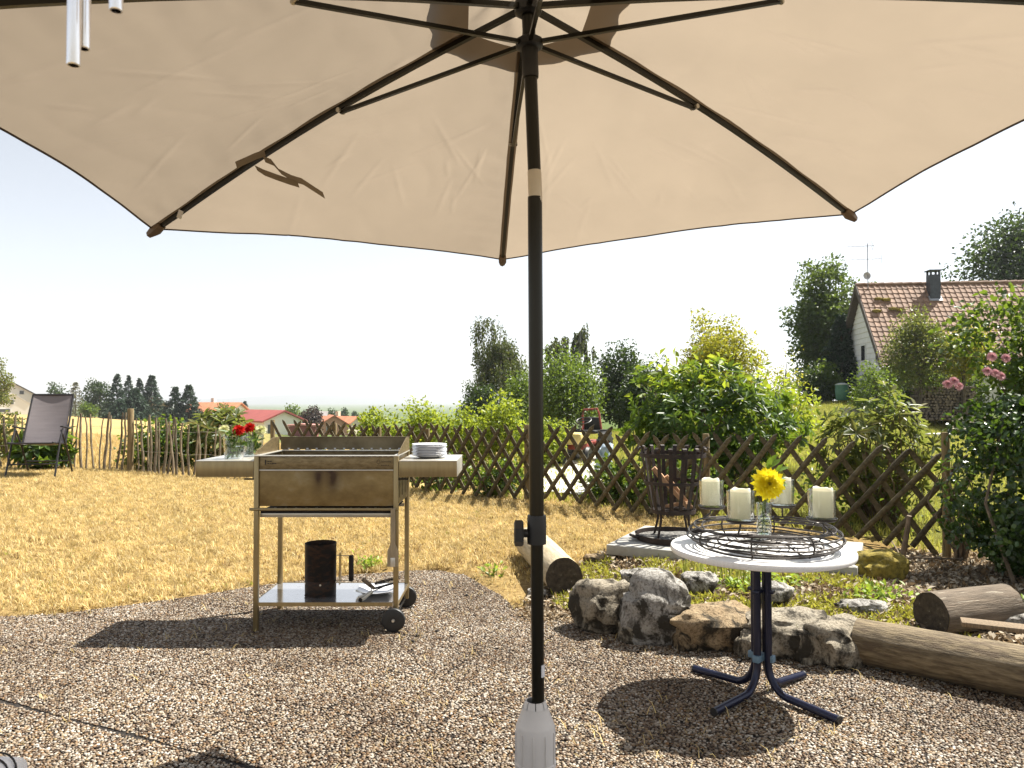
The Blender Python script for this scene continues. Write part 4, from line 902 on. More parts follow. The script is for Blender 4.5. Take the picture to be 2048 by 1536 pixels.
CONC = M('old_concrete', (.34, .33, .30), .85, scale=14, var=.12, spots=(.30, .28, .24), spot_scale=7, spot_at=.62, bump=.4, bscale=60)
sA, sB = Vector((.715, 5.72, 0)), Vector((2.26, 4.93, 0)); ux = (sB - sA).normalized(); uy = Vector((-ux.y, ux.x, 0)); slen = (sB - sA).length; sdep = .98
c = sA + ux * slen / 2 + uy * sdep / 2
b = MB(); b.box((0, 0, 0), (slen, sdep, .075), bev=.006); o = b.build('concrete_slab', CONC, None, (c.x, c.y, .165), (0, 0, math.atan2(ux.y, ux.x))); tag(o, 'grey concrete slab under the fire basket', 'slab')
for i_, q_ in enumerate(((.25, .25), (.75, .25), (.25, .75), (.75, .75))):
    pass
SLZ = .2025
# fire basket
FBX, FBY = at(1346, 1000, 5.95).x, 5.95
pan = thing('ash_pan', (FBX + .0, FBY - .02, SLZ), 'low rusty ash pan under the fire basket', 'pan')
b = MB(); b.lathe([(0, .0), (.285, 0), (.295, .006), (.30, .048), (.305, .05), (.296, .05), (.288, .008), (0, .006)], 48); b.build('dish', RUST, pan)
MB().box((-.31, -.04, .03), (.07, .10, .02), rot=(0, .3, .2), bev=.006).build('handle', RUST, pan)
ASH = M('ash_and_coal', (.05, .045, .04), .95, scale=50, var=.8, col2=(.25, .24, .22), bump=1, bscale=70)
V = [(0, 0, .022)]; n_ = 36
for r in (.1, .2, .284):
    for k in range(n_): a = 2 * math.pi * k / n_; V.append((r * math.cos(a), r * math.sin(a), .018 + .008 * mnoise.noise(Vector((r * 20, a * 3, 1)))))
F = [(0, 1 + k, 1 + (k + 1) % n_) for k in range(n_)] + [(1 + q * n_ + k, 1 + q * n_ + (k + 1) % n_, 1 + (q + 1) * n_ + (k + 1) % n_, 1 + (q + 1) * n_ + k) for q in range(2) for k in range(n_)]
b = MB(); b.add(V, F); b.build('ash', ASH, pan)
fb = thing('fire_basket', (FBX, FBY, SLZ), 'rusty black iron strap fire basket standing on the slab', 'fire basket')
def bandring(r, z, h, t_, name):
    b = MB(); b.lathe([(r, z - h / 2), (r, z + h / 2), (r - t_, z + h / 2), (r - t_, z - h / 2), (r, z - h / 2)], 48, cap=False); return b.build(name, RUST, fb)
def rad_at(z): return np.interp(z, [.215, .30, .44, .70], [.165, .188, .218, .252])
bandring(.258, .665, .032, .004, 'top_band'); bandring(rad_at(.45) + .006, .45, .024, .004, 'middle_band'); bandring(.176, .225, .032, .004, 'bottom_band')
for k in range(16):
    a = 2 * math.pi * (k + .3) / 16; ca, sa_ = math.cos(a), math.sin(a); V = []; F = []
    prof = [(rad_at(z) - .002, z) for z in (.21, .27, .33, .39, .45, .52, .59, .66, .70)] + [(.255, .722), (.268, .730), (.280, .722), (.284, .706)]
    for r, z in prof:
        for s in (-.0155, .0155):
            for t_ in (0, .004): V.append(((r - t_) * ca - s * sa_, (r - t_) * sa_ + s * ca, z))
    for i in range(len(prof) - 1):
        q = 4 * i; F += [(q, q + 2, q + 6, q + 4), (q + 1, q + 5, q + 7, q + 3), (q, q + 4, q + 5, q + 1), (q + 2, q + 3, q + 7, q + 6)]
    b = MB(); b.add(V, F); b.build('strap', RUST, fb, smooth=40)
b = MB()
for k in range(7): yy = -.13 + k * .043; b.box((0, yy, .232), (2 * math.sqrt(max(.001, .168 ** 2 - yy ** 2)), .018, .004))
b.build('floor_grate', RUST, fb)
for k in range(4):
    a = R(40 + 90 * k); ca, sa_ = math.cos(a), math.sin(a)
    MB().tube([(.150 * ca, .150 * sa_, .235), (.150 * ca, .150 * sa_, .15), (.19 * ca, .19 * sa_, .012), (.205 * ca, .205 * sa_, .012)], .010, 6).build('leg', RUST, fb)
FWOOD = M('split_firewood', (.40, .21, .10), .8, scale=6, var=.35, stretch=(1, 9, 9), col2=(.56, .34, .19), bump=.4, bscale=14)
for i, (p0, p1, wd, lb) in enumerate((((-.16, -.02, .56), (.10, -.06, .26), .085, 'split firewood board leaning left inside the fire basket'), ((-.06, -.03, .50), (.135, -.05, .25), .065, 'shorter split firewood stick low in the fire basket'), ((-.02, .10, .245), (.10, -.09, .30), .06, 'firewood piece lying across the fire basket floor'))):
    a, b_ = Vector((FBX, FBY, SLZ)) + Vector(p0), Vector((FBX, FBY, SLZ)) + Vector(p1); L = (b_ - a).length
    V = []; pr = [(-.5, -.18), (.5, -.22), (.42, .25), (-.45, .20)]
    for x in np.linspace(0, L, 6):
        for (y, z) in pr: V.append((x, y * wd + .004 * mnoise.noise(Vector((x * 9, y * 5, i))), z * wd + .006 * mnoise.noise(Vector((x * 7, z * 5, i + 4)))))
    F = [(i_ * 4 + k, i_ * 4 + (k + 1) % 4, (i_ + 1) * 4 + (k + 1) % 4, (i_ + 1) * 4 + k) for i_ in range(5) for k in range(4)] + [(0, 1, 2, 3), (23, 22, 21, 20)]
    mb = MB(); mb.add(V, F); o = mb.build('firewood', FWOOD, None, a, (b_ - a).to_track_quat('X', 'Z').to_euler(), smooth=25); tag(o, lb, 'firewood', 'firewood in the fire basket')

# ================================================================== lattice (hunter) fence
FWD = M('mossy_fence_wood', (.054, .042, .019), .85, scale=5, var=.4, stretch=(6, 6, 1), col2=(.125, .10, .05), bump=.6, bscale=22, spots=(.06, .045, .02), spot_scale=4, spot_at=.6, rand=.3)
FPOST = M('fence_post_wood', (.16, .11, .05), .85, scale=5, var=.3, stretch=(7, 7, 1), col2=(.28, .21, .10), bump=.5, bscale=20, spots=(.10, .08, .04), spot_scale=5, spot_at=.62)
lat = thing('lattice_fence', (FENCE[4].x, FENCE[4].y, gz(FENCE[4].x, FENCE[4].y)), 'brown diagonal lattice fence with pointed slats along the lawn', 'fence')
LO = lat.location.copy()
cum = [0]
for i in range(len(FENCE) - 1): cum.append(cum[-1] + (FENCE[i + 1] - FENCE[i]).length)
def fpt(s):
    s = max(0, min(cum[-1] - 1e-4, s)); i = max(k for k in range(len(cum) - 1) if cum[k] <= s); t = (s - cum[i]) / (cum[i + 1] - cum[i])
    return FENCE[i].lerp(FENCE[i + 1], t)
FH, RUN = .80, .60
def slat_mesh(seed):
    g = random.Random(seed); L = math.hypot(FH, RUN); V = []; n_ = 7; prof = []
    for i, (x, w, h) in enumerate(((0, 1, 1), (.2, 1, 1), (.5, 1.03, 1), (.8, .98, 1), (L - .05 if False else .93, .97, .95), (1.0, .12, .5))):
        pass
    xs_ = [0, L * .25, L * .5, L * .75, L - .045, L]; ws = [1, 1.02, .98, 1.03, .97, .10]
    for x, w in zip(xs_, ws):
        ww = .0235 * w * (1 + g.uniform(-.06, .06)); off = g.uniform(-.003, .003)
        for k in range(n_):
            a = math.pi * k / (n_ - 1); V.append((x, math.cos(a) * ww + off, -math.sin(a) * .026 * max(.45, w)))
    F = [(i * n_ + k, i * n_ + (k + 1) % n_, (i + 1) * n_ + (k + 1) % n_, (i + 1) * n_ + k) for i in range(5) for k in range(n_)] + [tuple(range(n_)), tuple(range(5 * n_, 6 * n_))]
    b = MB(); b.add(V, F); me = b.mesh('slat', 40); me.materials.append(FWD); return me
SL = [slat_mesh(i) for i in range(6)]
s_, k_ = .02, 0
while s_ < cum[-1]:
    for dirn in (1, -1):
        sa_, sb_ = (s_, s_ + RUN) if dirn > 0 else (s_ + RUN, s_)
        if max(sa_, sb_) > cum[-1] or min(sa_, sb_) < 0: continue
        a = fpt(sa_); b_ = fpt(sb_); nrm = Vector(((b_ - a).y, -(b_ - a).x, 0)).normalized()
        if nrm.y > 0: nrm = -nrm
        off = nrm * (.014 if dirn > 0 else -.014)
        clear = .05 + .03 * math.sin(s_ * 3) + random.uniform(-.012, .012)
        p0 = a + off; p0.z = gz(a.x, a.y) + clear; p1 = b_ + off; p1.z = gz(b_.x, b_.y) + FH + clear + random.uniform(-.012, .012)
        X_ = (p1 - p0).normalized(); Z_ = -nrm if dirn > 0 else nrm; Z_ = (Z_ - X_ * Z_.dot(X_)).normalized(); Y_ = Z_.cross(X_)
        Mx = Matrix((X_, Y_, Z_)).transposed()
        o = link('slat', SL[k_ % 6], None, lat, p0 - LO, Mx.to_euler()); k_ += 1
    s_ += .208 + random.uniform(-.008, .008)
for i, (px, top) in enumerate(((540, 840), (664, 846), (753, 855), (850, 858), (1050, 850), (1410, 868), (1884, 864))):
    q = FENCE[i]; nrm = Vector((.3, .9, 0)) if i < 6 else Vector((-.3, -1, 0)); off = nrm.normalized() * (.065)
    z0 = gz(q.x, q.y) - .12; zt = at(px, top, q.y).z
    r0 = .035 if i != 6 else .033
    pts = [(q.x + off.x - LO.x + .006 * math.sin(3 * t), q.y + off.y - LO.y, z0 + (zt - z0) * t - LO.z) for t in (0, .3, .7, .97, 1.0)]
    MB().tube(pts, [r0 * 1.05, r0, r0 * .97, r0 * .95, r0 * .85], 14).build('post', FPOST, lat)
WIREM = M('galvanised_wire', (.5, .5, .48), .4, .8)
q = FENCE[6]
MB().tube([(q.x - LO.x - .03, q.y - LO.y - .07, .55 - LO.z), (q.x - LO.x + .1, q.y - LO.y - .09, .50 - LO.z), (q.x - LO.x + .32, q.y - LO.y - .2, .44 - LO.z)], .003, 6).build('tie_wire', WIREM, lat)

# ================================================================== stick fence on the left
STK = M('bare_stick_bark', (.09, .065, .04), .9, scale=8, var=.5, stretch=(5, 5, 1), col2=(.26, .21, .14), bump=.5, bscale=25, rand=.35)
sfx = STICK[3]; sf = thing('stick_fence', (sfx.x, sfx.y, gz(sfx.x, sfx.y)), 'rustic fence of crooked upright sticks behind the folding chair', 'fence'); SO = sf.location.copy()
cs_ = [0]
for i in range(len(STICK) - 1): cs_.append(cs_[-1] + (STICK[i + 1] - STICK[i]).length)
def spt(s):
    s = max(0, min(cs_[-1] - 1e-4, s)); i = max(k for k in range(len(cs_) - 1) if cs_[k] <= s); return STICK[i].lerp(STICK[i + 1], (s - cs_[i]) / (cs_[i + 1] - cs_[i]))
s_ = 1.0
g = random.Random(5)
while s_ < cs_[-1] - .05:
    q = spt(s_); z0 = gz(q.x, q.y) - .05; pxx = CX + FPX * q.x / q.y; tp = np.interp(pxx, [-200, 0, 60, 150, 260, 330, 400, 520], [826, 828, 832, 832, 830, 838, 850, 858]) + g.uniform(-7, 8); zt = at(pxx, tp, q.y).z
    lean = g.gauss(0, .05) - (.12 if pxx < 30 else 0); r = g.uniform(.012, .021); ph = g.uniform(0, 6)
    pts = [(q.x - SO.x + lean * t + .018 * math.sin(ph + t * g.uniform(3, 5)), q.y - SO.y + g.uniform(-.01, .01), z0 + (zt - z0) * t - SO.z) for t in np.linspace(0, 1, 7)]
    MB().tube(pts, [r * 1.1, r, r * g.uniform(.9, 1.1), r * .95, r * .9, r * g.uniform(.75, .95), r * .7], 7).build('stick', STK, sf); s_ += g.uniform(.078, .115)
for zf in (.33, .66):
    pts = [];
    for s in np.linspace(.9, cs_[-1] - .1, 40):
        q = spt(s); pts.append((q.x - SO.x, q.y - SO.y - .02, gz(q.x, q.y) + zf + .01 * math.sin(s * 9) - SO.z))
    MB().tube(pts, .0022, 5).build('tie_wire', WIREM, sf)
for px, top, r in ((265, 817, .048), (-150, 815, .045)):
    d = 11.5 if px > 0 else 11.1; x = (px - CX) / FPX * d; z0 = gz(x, d); zt = at(px, top, d).z
    MB().tube([(x - SO.x, d - SO.y - .05, z0 - .1 - SO.z), (x - SO.x + .008, d - SO.y - .05, (z0 + zt) / 2 - SO.z), (x - SO.x, d - SO.y - .05, zt - .01 - SO.z), (x - SO.x, d - SO.y - .05, zt - SO.z)], [r, r * .97, r * .95, r * .85], 12).build('post', FPOST, sf)

# ================================================================== folding chair on the lawn
CHF = M('chair_anthracite_frame', (.035, .033, .034), .4, .5); CHC = M('grey_mesh_fabric', (.17, .15, .155), .75, scale=3, var=.12, stretch=(1, 1, 8), bump=.2, bscale=300)
cp = at(82, 950, 10.45); ch = thing('folding_chair', (cp.x, 10.45, gz(cp.x, 10.45)), 'grey folding garden chair with mesh seat at the stick fence', 'chair', rz=R(12))
w = .27
V = []; nv = 14
for i in range(13):
    t = i / 12; y, z = (.10 + .30 * t ** 1.05, .43 + .68 * t)
    for j in range(nv + 1): u = -1 + 2 * j / nv; V.append((u * (w - .012) * (1 - .03 * t), y + .035 * (1 - u * u) * (.4 + .6 * math.sin(math.pi * t)), z))
F = [(i * (nv + 1) + j, i * (nv + 1) + j + 1, (i + 1) * (nv + 1) + j + 1, (i + 1) * (nv + 1) + j) for i in range(12) for j in range(nv)]
b = MB(); b.add(V, F); b.build('backrest', CHC, ch, smooth=80)
V = []
for i in range(7):
    t = i / 6; y = -.36 + .47 * t; z = .46 - .04 * t
    for j in range(nv + 1): u = -1 + 2 * j / nv; V.append((u * (w - .012), y, z - .022 * (1 - u * u)))
F = [(i * (nv + 1) + j, i * (nv + 1) + j + 1, (i + 1) * (nv + 1) + j + 1, (i + 1) * (nv + 1) + j) for i in range(6) for j in range(nv)]
b = MB(); b.add(V, F); b.build('seat', CHC, ch, smooth=80)
for s in (-1, 1):
    MB().tube([(s * w, .08, .40), (s * w, .25, .77), (s * (w - .008), .405, 1.115)], .013, 10).build('back_post', CHF, ch)
    MB().tube([(s * w, -.37, .462), (s * w, .12, .42)], .013, 10).build('seat_rail', CHF, ch)
    MB().tube([(s * (w + .025), -.08, .64), (s * (w + .025), -.16, .52), (s * (w + .03), -.36, .006)], .0125, 10).build('leg', CHF, ch)
    MB().tube([(s * (w + .012), -.10, .62), (s * (w + .012), .10, .38), (s * (w + .012), .34, .006)], .0125, 10).build('leg', CHF, ch)
    b = MB(); b.box((s * (w + .03), .03, .655), (.042, .36, .02), rot=(R(-6), 0, 0), bev=.008); b.build('armrest', CHF, ch)
MB().tube([(-w + .008, .405, 1.115), (w - .008, .405, 1.115)], .013, 10).build('top_rail', CHF, ch)
MB().tube([(-w, -.37, .455), (w, -.37, .455)], .012, 10).build('front_rail', CHF, ch)
MB().tube([(-w - .02, -.30, .17), (w + .02, -.30, .17)], .010, 8).build('cross_bar', CHF, ch)
MB().tube([(-w - .01, .25, .17), (w + .01, .25, .17)], .010, 8).build('cross_bar', CHF, ch)

# ================================================================== wind chime, upper left
ALU = M('chime_aluminium', (.78, .77, .80), .22, .9, var=.03)
WC = at(185, 0, .72)
wc = thing('wind_chime', (WC.x, .72, 2.0), 'silver wind chime tubes hanging in the upper left corner', 'wind chime')
for px, bot, d in ((147, 131, .715), (167, 98, .74), (232, 22, .70), (205, -40, .75)):
    q = at(px, bot, d); x, y = q.x - WC.x, d - .72
    b = MB(); b.lathe([(.0045, q.z - 2.0), (.0058, q.z - 2.0), (.0062, q.z - 2.0 + .001), (.0062, -.06), (.0045, -.06)], 20, (x, y, 0), cap=False); tb = b.build('tube', ALU, wc)
    MB().tube([(x, y, -.06), (x * .8, y * .8, -.012)], .0006, 4).build('string', HEM, tb)
b = MB(); b.lathe([(0, -.012), (.042, -.012), (.045, -.008), (.045, -.001), (.042, .002), (0, .002)], 32); b.build('top_disc', WOODGREY, wc)
MB().tube([(0, 0, 0), (0, 0, .25)], .0012, 6).build('cord', HEM, wc)
MB().tube([(0, 0, .25), (.012, 0, .265), (0, 0, .28), (-.012, 0, .265)], .002, 6, closed=True).build('hook', STEEL, wc)

# ================================================================== white garden chair, its arm in the lower left corner
WRES = M('white_resin', (.88, .88, .90), .4, var=.04)
ap = at(14, 1527, 1.35)
wch = thing('garden_chair', (ap.x - .30, ap.y - .25, 0), 'white plastic garden chair, one ribbed arm in the lower left corner', 'chair')
ax, ay, az = .30, .25, ap.z
for s in (-1, 1):
    xx = ax if s > 0 else -ax
    pts = [(xx, -.24, az - .02), (xx, 0, az), (xx, ay - .03, az - .002), (xx, ay + .012, az - .02), (xx, ay + .02, az - .06)]
    arm = MB().tube(pts, [.026, .028, .028, .026, .022], 16).build('armrest', WRES, wch)
    for k in range(4): q = ay - .018 - k * .02; MB().tube([(xx + .0285 * math.cos(a), q, az - .001 + .0285 * math.sin(a)) for a in np.linspace(0, 2 * math.pi, 20, endpoint=False)], .0018, 5, closed=True).build('groove', RUBBER, arm)
    MB().tube([(xx, ay + .018, az - .04), (xx * 1.02, ay + .03, .35), (xx * 1.08, ay + .06, 0)], [.024, .022, .02], 12).build('leg', WRES, wch)
    MB().tube([(xx * .95, -.22, az - .02), (xx * .98, -.22, .3), (xx * 1.05, -.30, 0)], [.024, .022, .02], 12).build('leg', WRES, wch)
b = MB(); b.box((0, 0, .41), (.52, .50, .025), bev=.01); b.build('seat', WRES, wch)
for k in range(7): MB().box((-.21 + k * .07, -.28, .64), (.045, .018, .46), rot=(R(14), 0, 0), bev=.006).build('back_slat', WRES, wch)
MB().tube([(-.26, -.34, .86), (0, -.35, .90), (.26, -.34, .86)], .02, 10).build('back_rail', WRES, wch)

# ================================================================== vegetation
L_RHODO = leafmat('rhododendron_leaf', [(.014, .034, .007), (.025, .058, .010), (.045, .09, .015), (.09, .16, .025)], trans=(.36, .52, .04), tmix=.30, rough=.4, spec=.28)
L_OLIVE = leafmat('olive_shrub_leaf', [(.035, .055, .015), (.065, .09, .022), (.11, .13, .04), (.15, .12, .03)], trans=(.42, .48, .08), tmix=.34, rough=.42, spec=.3)
L_BRIGHT = leafmat('bright_hedge_leaf', [(.08, .13, .015), (.13, .20, .02), (.20, .26, .03), (.27, .30, .04)], trans=(.60, .68, .05), tmix=.42)
L_MID = leafmat('mid_green_leaf', [(.018, .045, .008), (.035, .075, .012), (.065, .115, .018)], trans=(.38, .52, .05), tmix=.36)
L_DARK = leafmat('dark_green_leaf', [(.009, .022, .007), (.016, .038, .010), (.03, .06, .014)], trans=(.16, .25, .03), tmix=.25)
L_BIRCH = leafmat('birch_leaf', [(.025, .045, .012), (.045, .07, .018), (.075, .085, .025), (.09, .07, .03)], trans=(.25, .30, .05), tmix=.3)
L_CON = leafmat('conifer_needles', [(.010, .028, .014), (.018, .045, .020), (.030, .060, .026)], trans=(.06, .12, .04), tmix=.12, rough=.6)
L_PALE = leafmat('pale_conifer_needles', [(.09, .10, .05), (.14, .14, .07), (.18, .16, .09)], trans=(.2, .22, .08), tmix=.2, rough=.6)
L_YEL = leafmat('yellow_green_leaf', [(.10, .14, .015), (.18, .20, .02), (.28, .26, .03), (.36, .28, .03)], trans=(.62, .62, .05), tmix=.42)
L_IVY = leafmat('ivy_leaf', [(.012, .030, .008), (.02, .05, .010), (.035, .075, .014), (.06, .11, .02)], trans=(.22, .36, .03), tmix=.25, rough=.3, spec=.5)
L_MAPLE = leafmat('maple_leaf', [(.03, .06, .015), (.05, .09, .02), (.08, .12, .025)], trans=(.28, .38, .05), tmix=.3)
L_RED = leafmat('copper_leaf', [(.035, .022, .016), (.05, .028, .022), (.04, .04, .02)], trans=(.12, .05, .03), tmix=.2)
TRUNK = M('tree_bark', (.09, .07, .05), .9, scale=10, var=.4, bump=.6, bscale=30)
BIRCHB = M('birch_bark', (.45, .43, .40), .8, scale=3, var=.2, stretch=(2, 2, 8), spots=(.05, .05, .05), spot_scale=6, spot_at=.6)
TWIG = M('twig_bark', (.16, .12, .08), .9, scale=20, var=.4)

def clump_leaves(g, C, crad, nper, L, W, out=.5, droop=0., up=.4, centre=None, aniso=(1, 1, 1)):
    C = np.asarray(C); K = len(C); P = np.repeat(C, nper, 0) + np.clip(g.normal(size=(K * nper, 3)), -1.5, 1.5) * np.repeat(np.broadcast_to(crad, (K,)), nper)[:, None] * aniso
    c0 = C.mean(0) if centre is None else centre
    D = rdir(len(P), g) + out * unit(P - c0) + np.array([0, 0, -droop]); N = rdir(len(P), g) + np.array([0, 0, up]) + .3 * unit(P - c0)
    n_ = len(P); return P, D, N, L * g.uniform(.6, 1.25, n_), W * g.uniform(.7, 1.2, n_)
def limbs(b, base, forks, C, r0, g, maxn=40, bend=.12):
    idx = g.permutation(len(C))[:maxn]
    for i in idx:
        f = forks[g.integers(len(forks))]; c = C[i]; mid = (np.array(f) + c) / 2 + g.normal(0, bend, 3) * np.linalg.norm(c - np.array(f)) * .6 + np.array([0, 0, .05])
        b.tube([f, tuple(mid), tuple(c)], [r0, r0 * .55, r0 * .2], 5, caps=False)
def ellipsoid_clumps(g, K, rx, ry, z0, z1, lump=.28, hollow=.45, taper=0., seed=0):
    C = []
    while len(C) < K:
        d = unit(g.normal(size=3)); r = hollow + (1 - hollow) * g.random() ** .6
        k = 1 + lump * 1.8 * mnoise.noise(Vector((d[0] * 1.7 + seed * 3.1, d[1] * 1.7, d[2] * 1.7 + seed)))
        p = d * r * k; zf = (p[2] + 1) / 2; tw = 1 - taper * max(0, zf)
        C.append((p[0] * rx * tw, p[1] * ry * tw, (z0 + z1) / 2 + p[2] * (z1 - z0) / 2))
    return np.array(C)
def tree_root(name, label, px, d, cat='tree', group=None, bz=None):
    x = (px - CX) / FPX * d; z = gz(x, d) if bz is None else bz
    return thing(name, (x, d, z), label, cat, group=group), x, z
def ztop(py, d): return at(CX, py, d).z
def deciduous(name, label, px, d, top, wpx, m, n=3500, K=60, L=None, crown0=.25, seed=0, bark=None, hollow=.45, lump=.28, crad=None, ry=None, group='garden trees and bushes', trunk=True, cat='tree', maxl=40, W=None, droop=.1, bot=None):
    g = np.random.default_rng(100 + seed); root, x, z = tree_root(name, label, px, d, cat, group)
    H = ztop(top, d) - z; rx = wpx / FPX * d / 2; z0 = H * crown0 if bot is None else max(.0, ztop(bot, d) - z); L = L or .0032 * d
    C = ellipsoid_clumps(g, K, rx * .86, (ry or rx) * .86, z0 + .05 * H, H - .04 * H, lump, hollow, .25, seed)
    cr = crad or rx * .20
    P, D, N, LL, WW = clump_leaves(g, C, cr, max(4, n // K), L, W or L * .62, droop=droop)
    link('crown', leaf_mesh('crown', P, D, N, LL, WW, droop=.2), m, root)
    b = MB(); tr = max(.02, H * .018); th = z0 + .25 * (H - z0)
    b.tube([(0, 0, -.1), (rx * .03, 0, th * .5), (rx * .05, .0, th)], [tr * 1.3, tr, tr * .7], 8)
    b.tube([(rx * .05, 0, th), (rx * .0, 0, (th + H) * .5), (rx * .08, 0, H * .9)], [tr * .7, tr * .4, tr * .12], 6)
    limbs(b, None, [(rx * .05, 0, th), (rx * .03, 0, th * .85), (rx * .02, 0, (th + H) * .5)], C, tr * .35, g, maxl)
    b.build('trunk', bark or TRUNK, root, smooth=60); return root
def birch(name, label, px, d, top, wpx, bot, seed, n=5200, group='garden trees and bushes'):
    g = np.random.default_rng(200 + seed); root, x, z = tree_root(name, label, px, d, 'tree', group)
    H = ztop(top, d) - z; rx = wpx / FPX * d / 2; z0 = ztop(bot, d) - z
    C = ellipsoid_clumps(g, 46, rx * .8, rx * .8, z0 + .15 * (H - z0), H, .35, .3, .35, seed)
    P = []; 
    ns = n // 22
    for i in range(ns):
        c = C[g.integers(len(C))] + g.normal(0, rx * .10, 3); ln = g.uniform(.08, .26) * (H - z0); t = np.linspace(0, 1, 22)[:, None] + g.uniform(-.03, .03, (22, 1)); P.append(c + np.array([g.normal(0, .08), g.normal(0, .08), -1]) * ln * t + g.normal(0, rx * .022, (22, 3)))
    P = np.concatenate(P); n_ = len(P); D = rdir(n_, g) * .6 + [0, 0, -.9]
    link('crown', leaf_mesh('crown', P, D, rdir(n_, g), .0036 * d * g.uniform(.6, 1.2, n_), .0022 * d * g.uniform(.6, 1.2, n_)), L_BIRCH, root)
    b = MB(); tr = H * .014; b.tube([(0, 0, -.1), (rx * .05, 0, H * .4), (0, 0, H * .75), (rx * .06, 0, H * .96)], [tr * 1.3, tr, tr * .5, tr * .12], 8); limbs(b, None, [(rx * .04, 0, H * .35), (rx * .03, 0, H * .55), (0, 0, H * .7)], C, tr * .3, g, 26); b.build('trunk', BIRCHB, root, smooth=60); return root
def spruce(name, label, px, d, top, wpx, m=L_CON, seed=0, n=2600, group='trees at the far edge of the field', sparse=0.):
    g = np.random.default_rng(300 + seed); root, x, z = tree_root(name, label, px, d, 'tree', group); H = ztop(top, d) - z; rx = wpx / FPX * d / 2
    lv = 34; n = int(n * 1.9); P = []; D = []
    for i in range(lv):
        t = (i + g.random()) / lv; zz_ = H * (.06 + .94 * t); rr = rx * 1.9 * (1 - t) ** .95 * g.uniform(.75, 1.15) + .05
        nb = int(5 + 7 * (1 - t))
        for k in range(nb):
            if g.random() < sparse: continue
            a = g.uniform(0, 6.28); ln = rr * g.uniform(.65, 1.1); m_ = max(3, int(n / (lv * 9))); s = np.sqrt(g.random(m_)); q = np.stack([np.cos(a) * ln * s, np.sin(a) * ln * s, zz_ - ln * (.35 * s - .12 * s * s)], 1) + g.normal(0, rx * .05, (m_, 3)); P.append(q); D.append(np.tile([np.cos(a), np.sin(a), -.35], (m_, 1)) + g.normal(0, .45, (m_, 3)))
    P = np.concatenate(P); D = np.concatenate(D); n_ = len(P); link('crown', leaf_mesh('crown', P, D, rdir(n_, g) + [0, 0, .8], rx * .26 * g.uniform(.6, 1.2, n_), rx * .11), m, root)
    MB().tube([(0, 0, -.2), (0, 0, H * .5), (0, 0, H * .98)], [H * .02, H * .012, H * .002], 7).build('trunk', TRUNK, root); return root
def whorl_shrub(name, label, px, d, top, wpx, bot, m, K, leaf, per=8, seed=0, ry=None, hollow=.55, lump=.25, cat='shrub', twigs=60, bz=None, group='shrubs along the fences', extra_up=.5):
    g = np.random.default_rng(400 + seed); root, x, z = tree_root(name, label, px, d, cat, group, bz); H = ztop(top, d) - z; rx = wpx / FPX * d / 2; z0 = max(.02, ztop(bot, d) - z)
    C = ellipsoid_clumps(g, K, rx, ry or rx * .8, z0, H, lump, hollow, 0, seed); P = []; D = []; N = []
    c0 = np.array([0, 0, (z0 + H) / 2])
    for c in C:
        ax = unit(unit(c - c0) * .8 + np.array([0, 0, extra_up]) + g.normal(0, .3, 3)); t1 = unit(np.cross(ax, [.3, .5, .1])); t2 = np.cross(ax, t1); nn = per + g.integers(-2, 3)
        for k in range(nn):
            a = 6.283 * k / nn + g.uniform(-.3, .3); rd = t1 * math.cos(a) + t2 * math.sin(a); e = g.uniform(-.1, .75); P.append(c + g.normal(0, leaf * .06, 3)); D.append(rd * math.cos(e) + ax * math.sin(e)); N.append(ax * math.cos(e) - rd * math.sin(e))
    n_ = len(P); me = leaf_mesh('foliage', P, D, N, leaf * g.uniform(.65, 1.2, n_), leaf * .30 * g.uniform(.8, 1.2, n_), detail=2, droop=.12, fold=.35); link('foliage', me, m, root)
    b = MB(); limbs(b, None, [(g.normal(0, rx * .15), g.normal(0, rx * .15), 0) for _ in range(7)], C, .012, g, twigs, .18); b.build('branches', TWIG, root, smooth=60); return root

# ---- shrubs just behind the fences
whorl_shrub('rhododendron', 'large glossy rhododendron bush behind the fire basket', 1415, 8.9, 742, 350, 965, L_RHODO, 760, .125, 8, 1, ry=.8)
deciduous('shrub', 'tuft of bright lime shoots rising above the large rhododendron', 1400, 9.1, 728, 300, L_BRIGHT, 420, 24, .11, crown0=.62, seed=71, trunk=False, cat='shrub', W=.06, maxl=14)
deciduous('shrub', 'bright green leafy bush at the right of the large rhododendron', 1545, 10.2, 760, 190, L_BRIGHT, 1900, 50, .085, crown0=.08, seed=72, cat='shrub', W=.05, maxl=20)
whorl_shrub('rhododendron', 'sparse olive rhododendron behind the right part of the lattice', 1752, 7.35, 788, 230, 1010, L_OLIVE, 190, .125, 7, 2, ry=.45, hollow=.5, twigs=110)
deciduous('shrub', 'low leafy undergrowth bush behind the lattice beside the post', 1720, 7.5, 905, 270, L_MID, 900, 40, .06, crown0=.02, seed=73, cat='shrub', maxl=16)
whorl_shrub('shrub', 'large leaved laurel bush behind the left sticks beside the vases', 440, 12.3, 826, 120, 945, L_OLIVE, 150, .20, 8, 3, ry=.6)
deciduous('shrub', 'dark leafy bush tangled in the stick fence', 335, 11.95, 848, 180, L_MID, 2200, 60, .085, crown0=.0, seed=74, cat='shrub', ry=.35, lump=.35)
whorl_shrub('shrub', 'strap leaved plant behind the folding chair', 88, 11.3, 868, 95, 944, L_RHODO, 36, .24, 9, 4, ry=.3)
deciduous('shrub', 'leafy bush at the left edge behind the leaning sticks', 2, 12.2, 822, 90, L_OLIVE, 900, 30, .08, crown0=0, seed=75, cat='shrub')
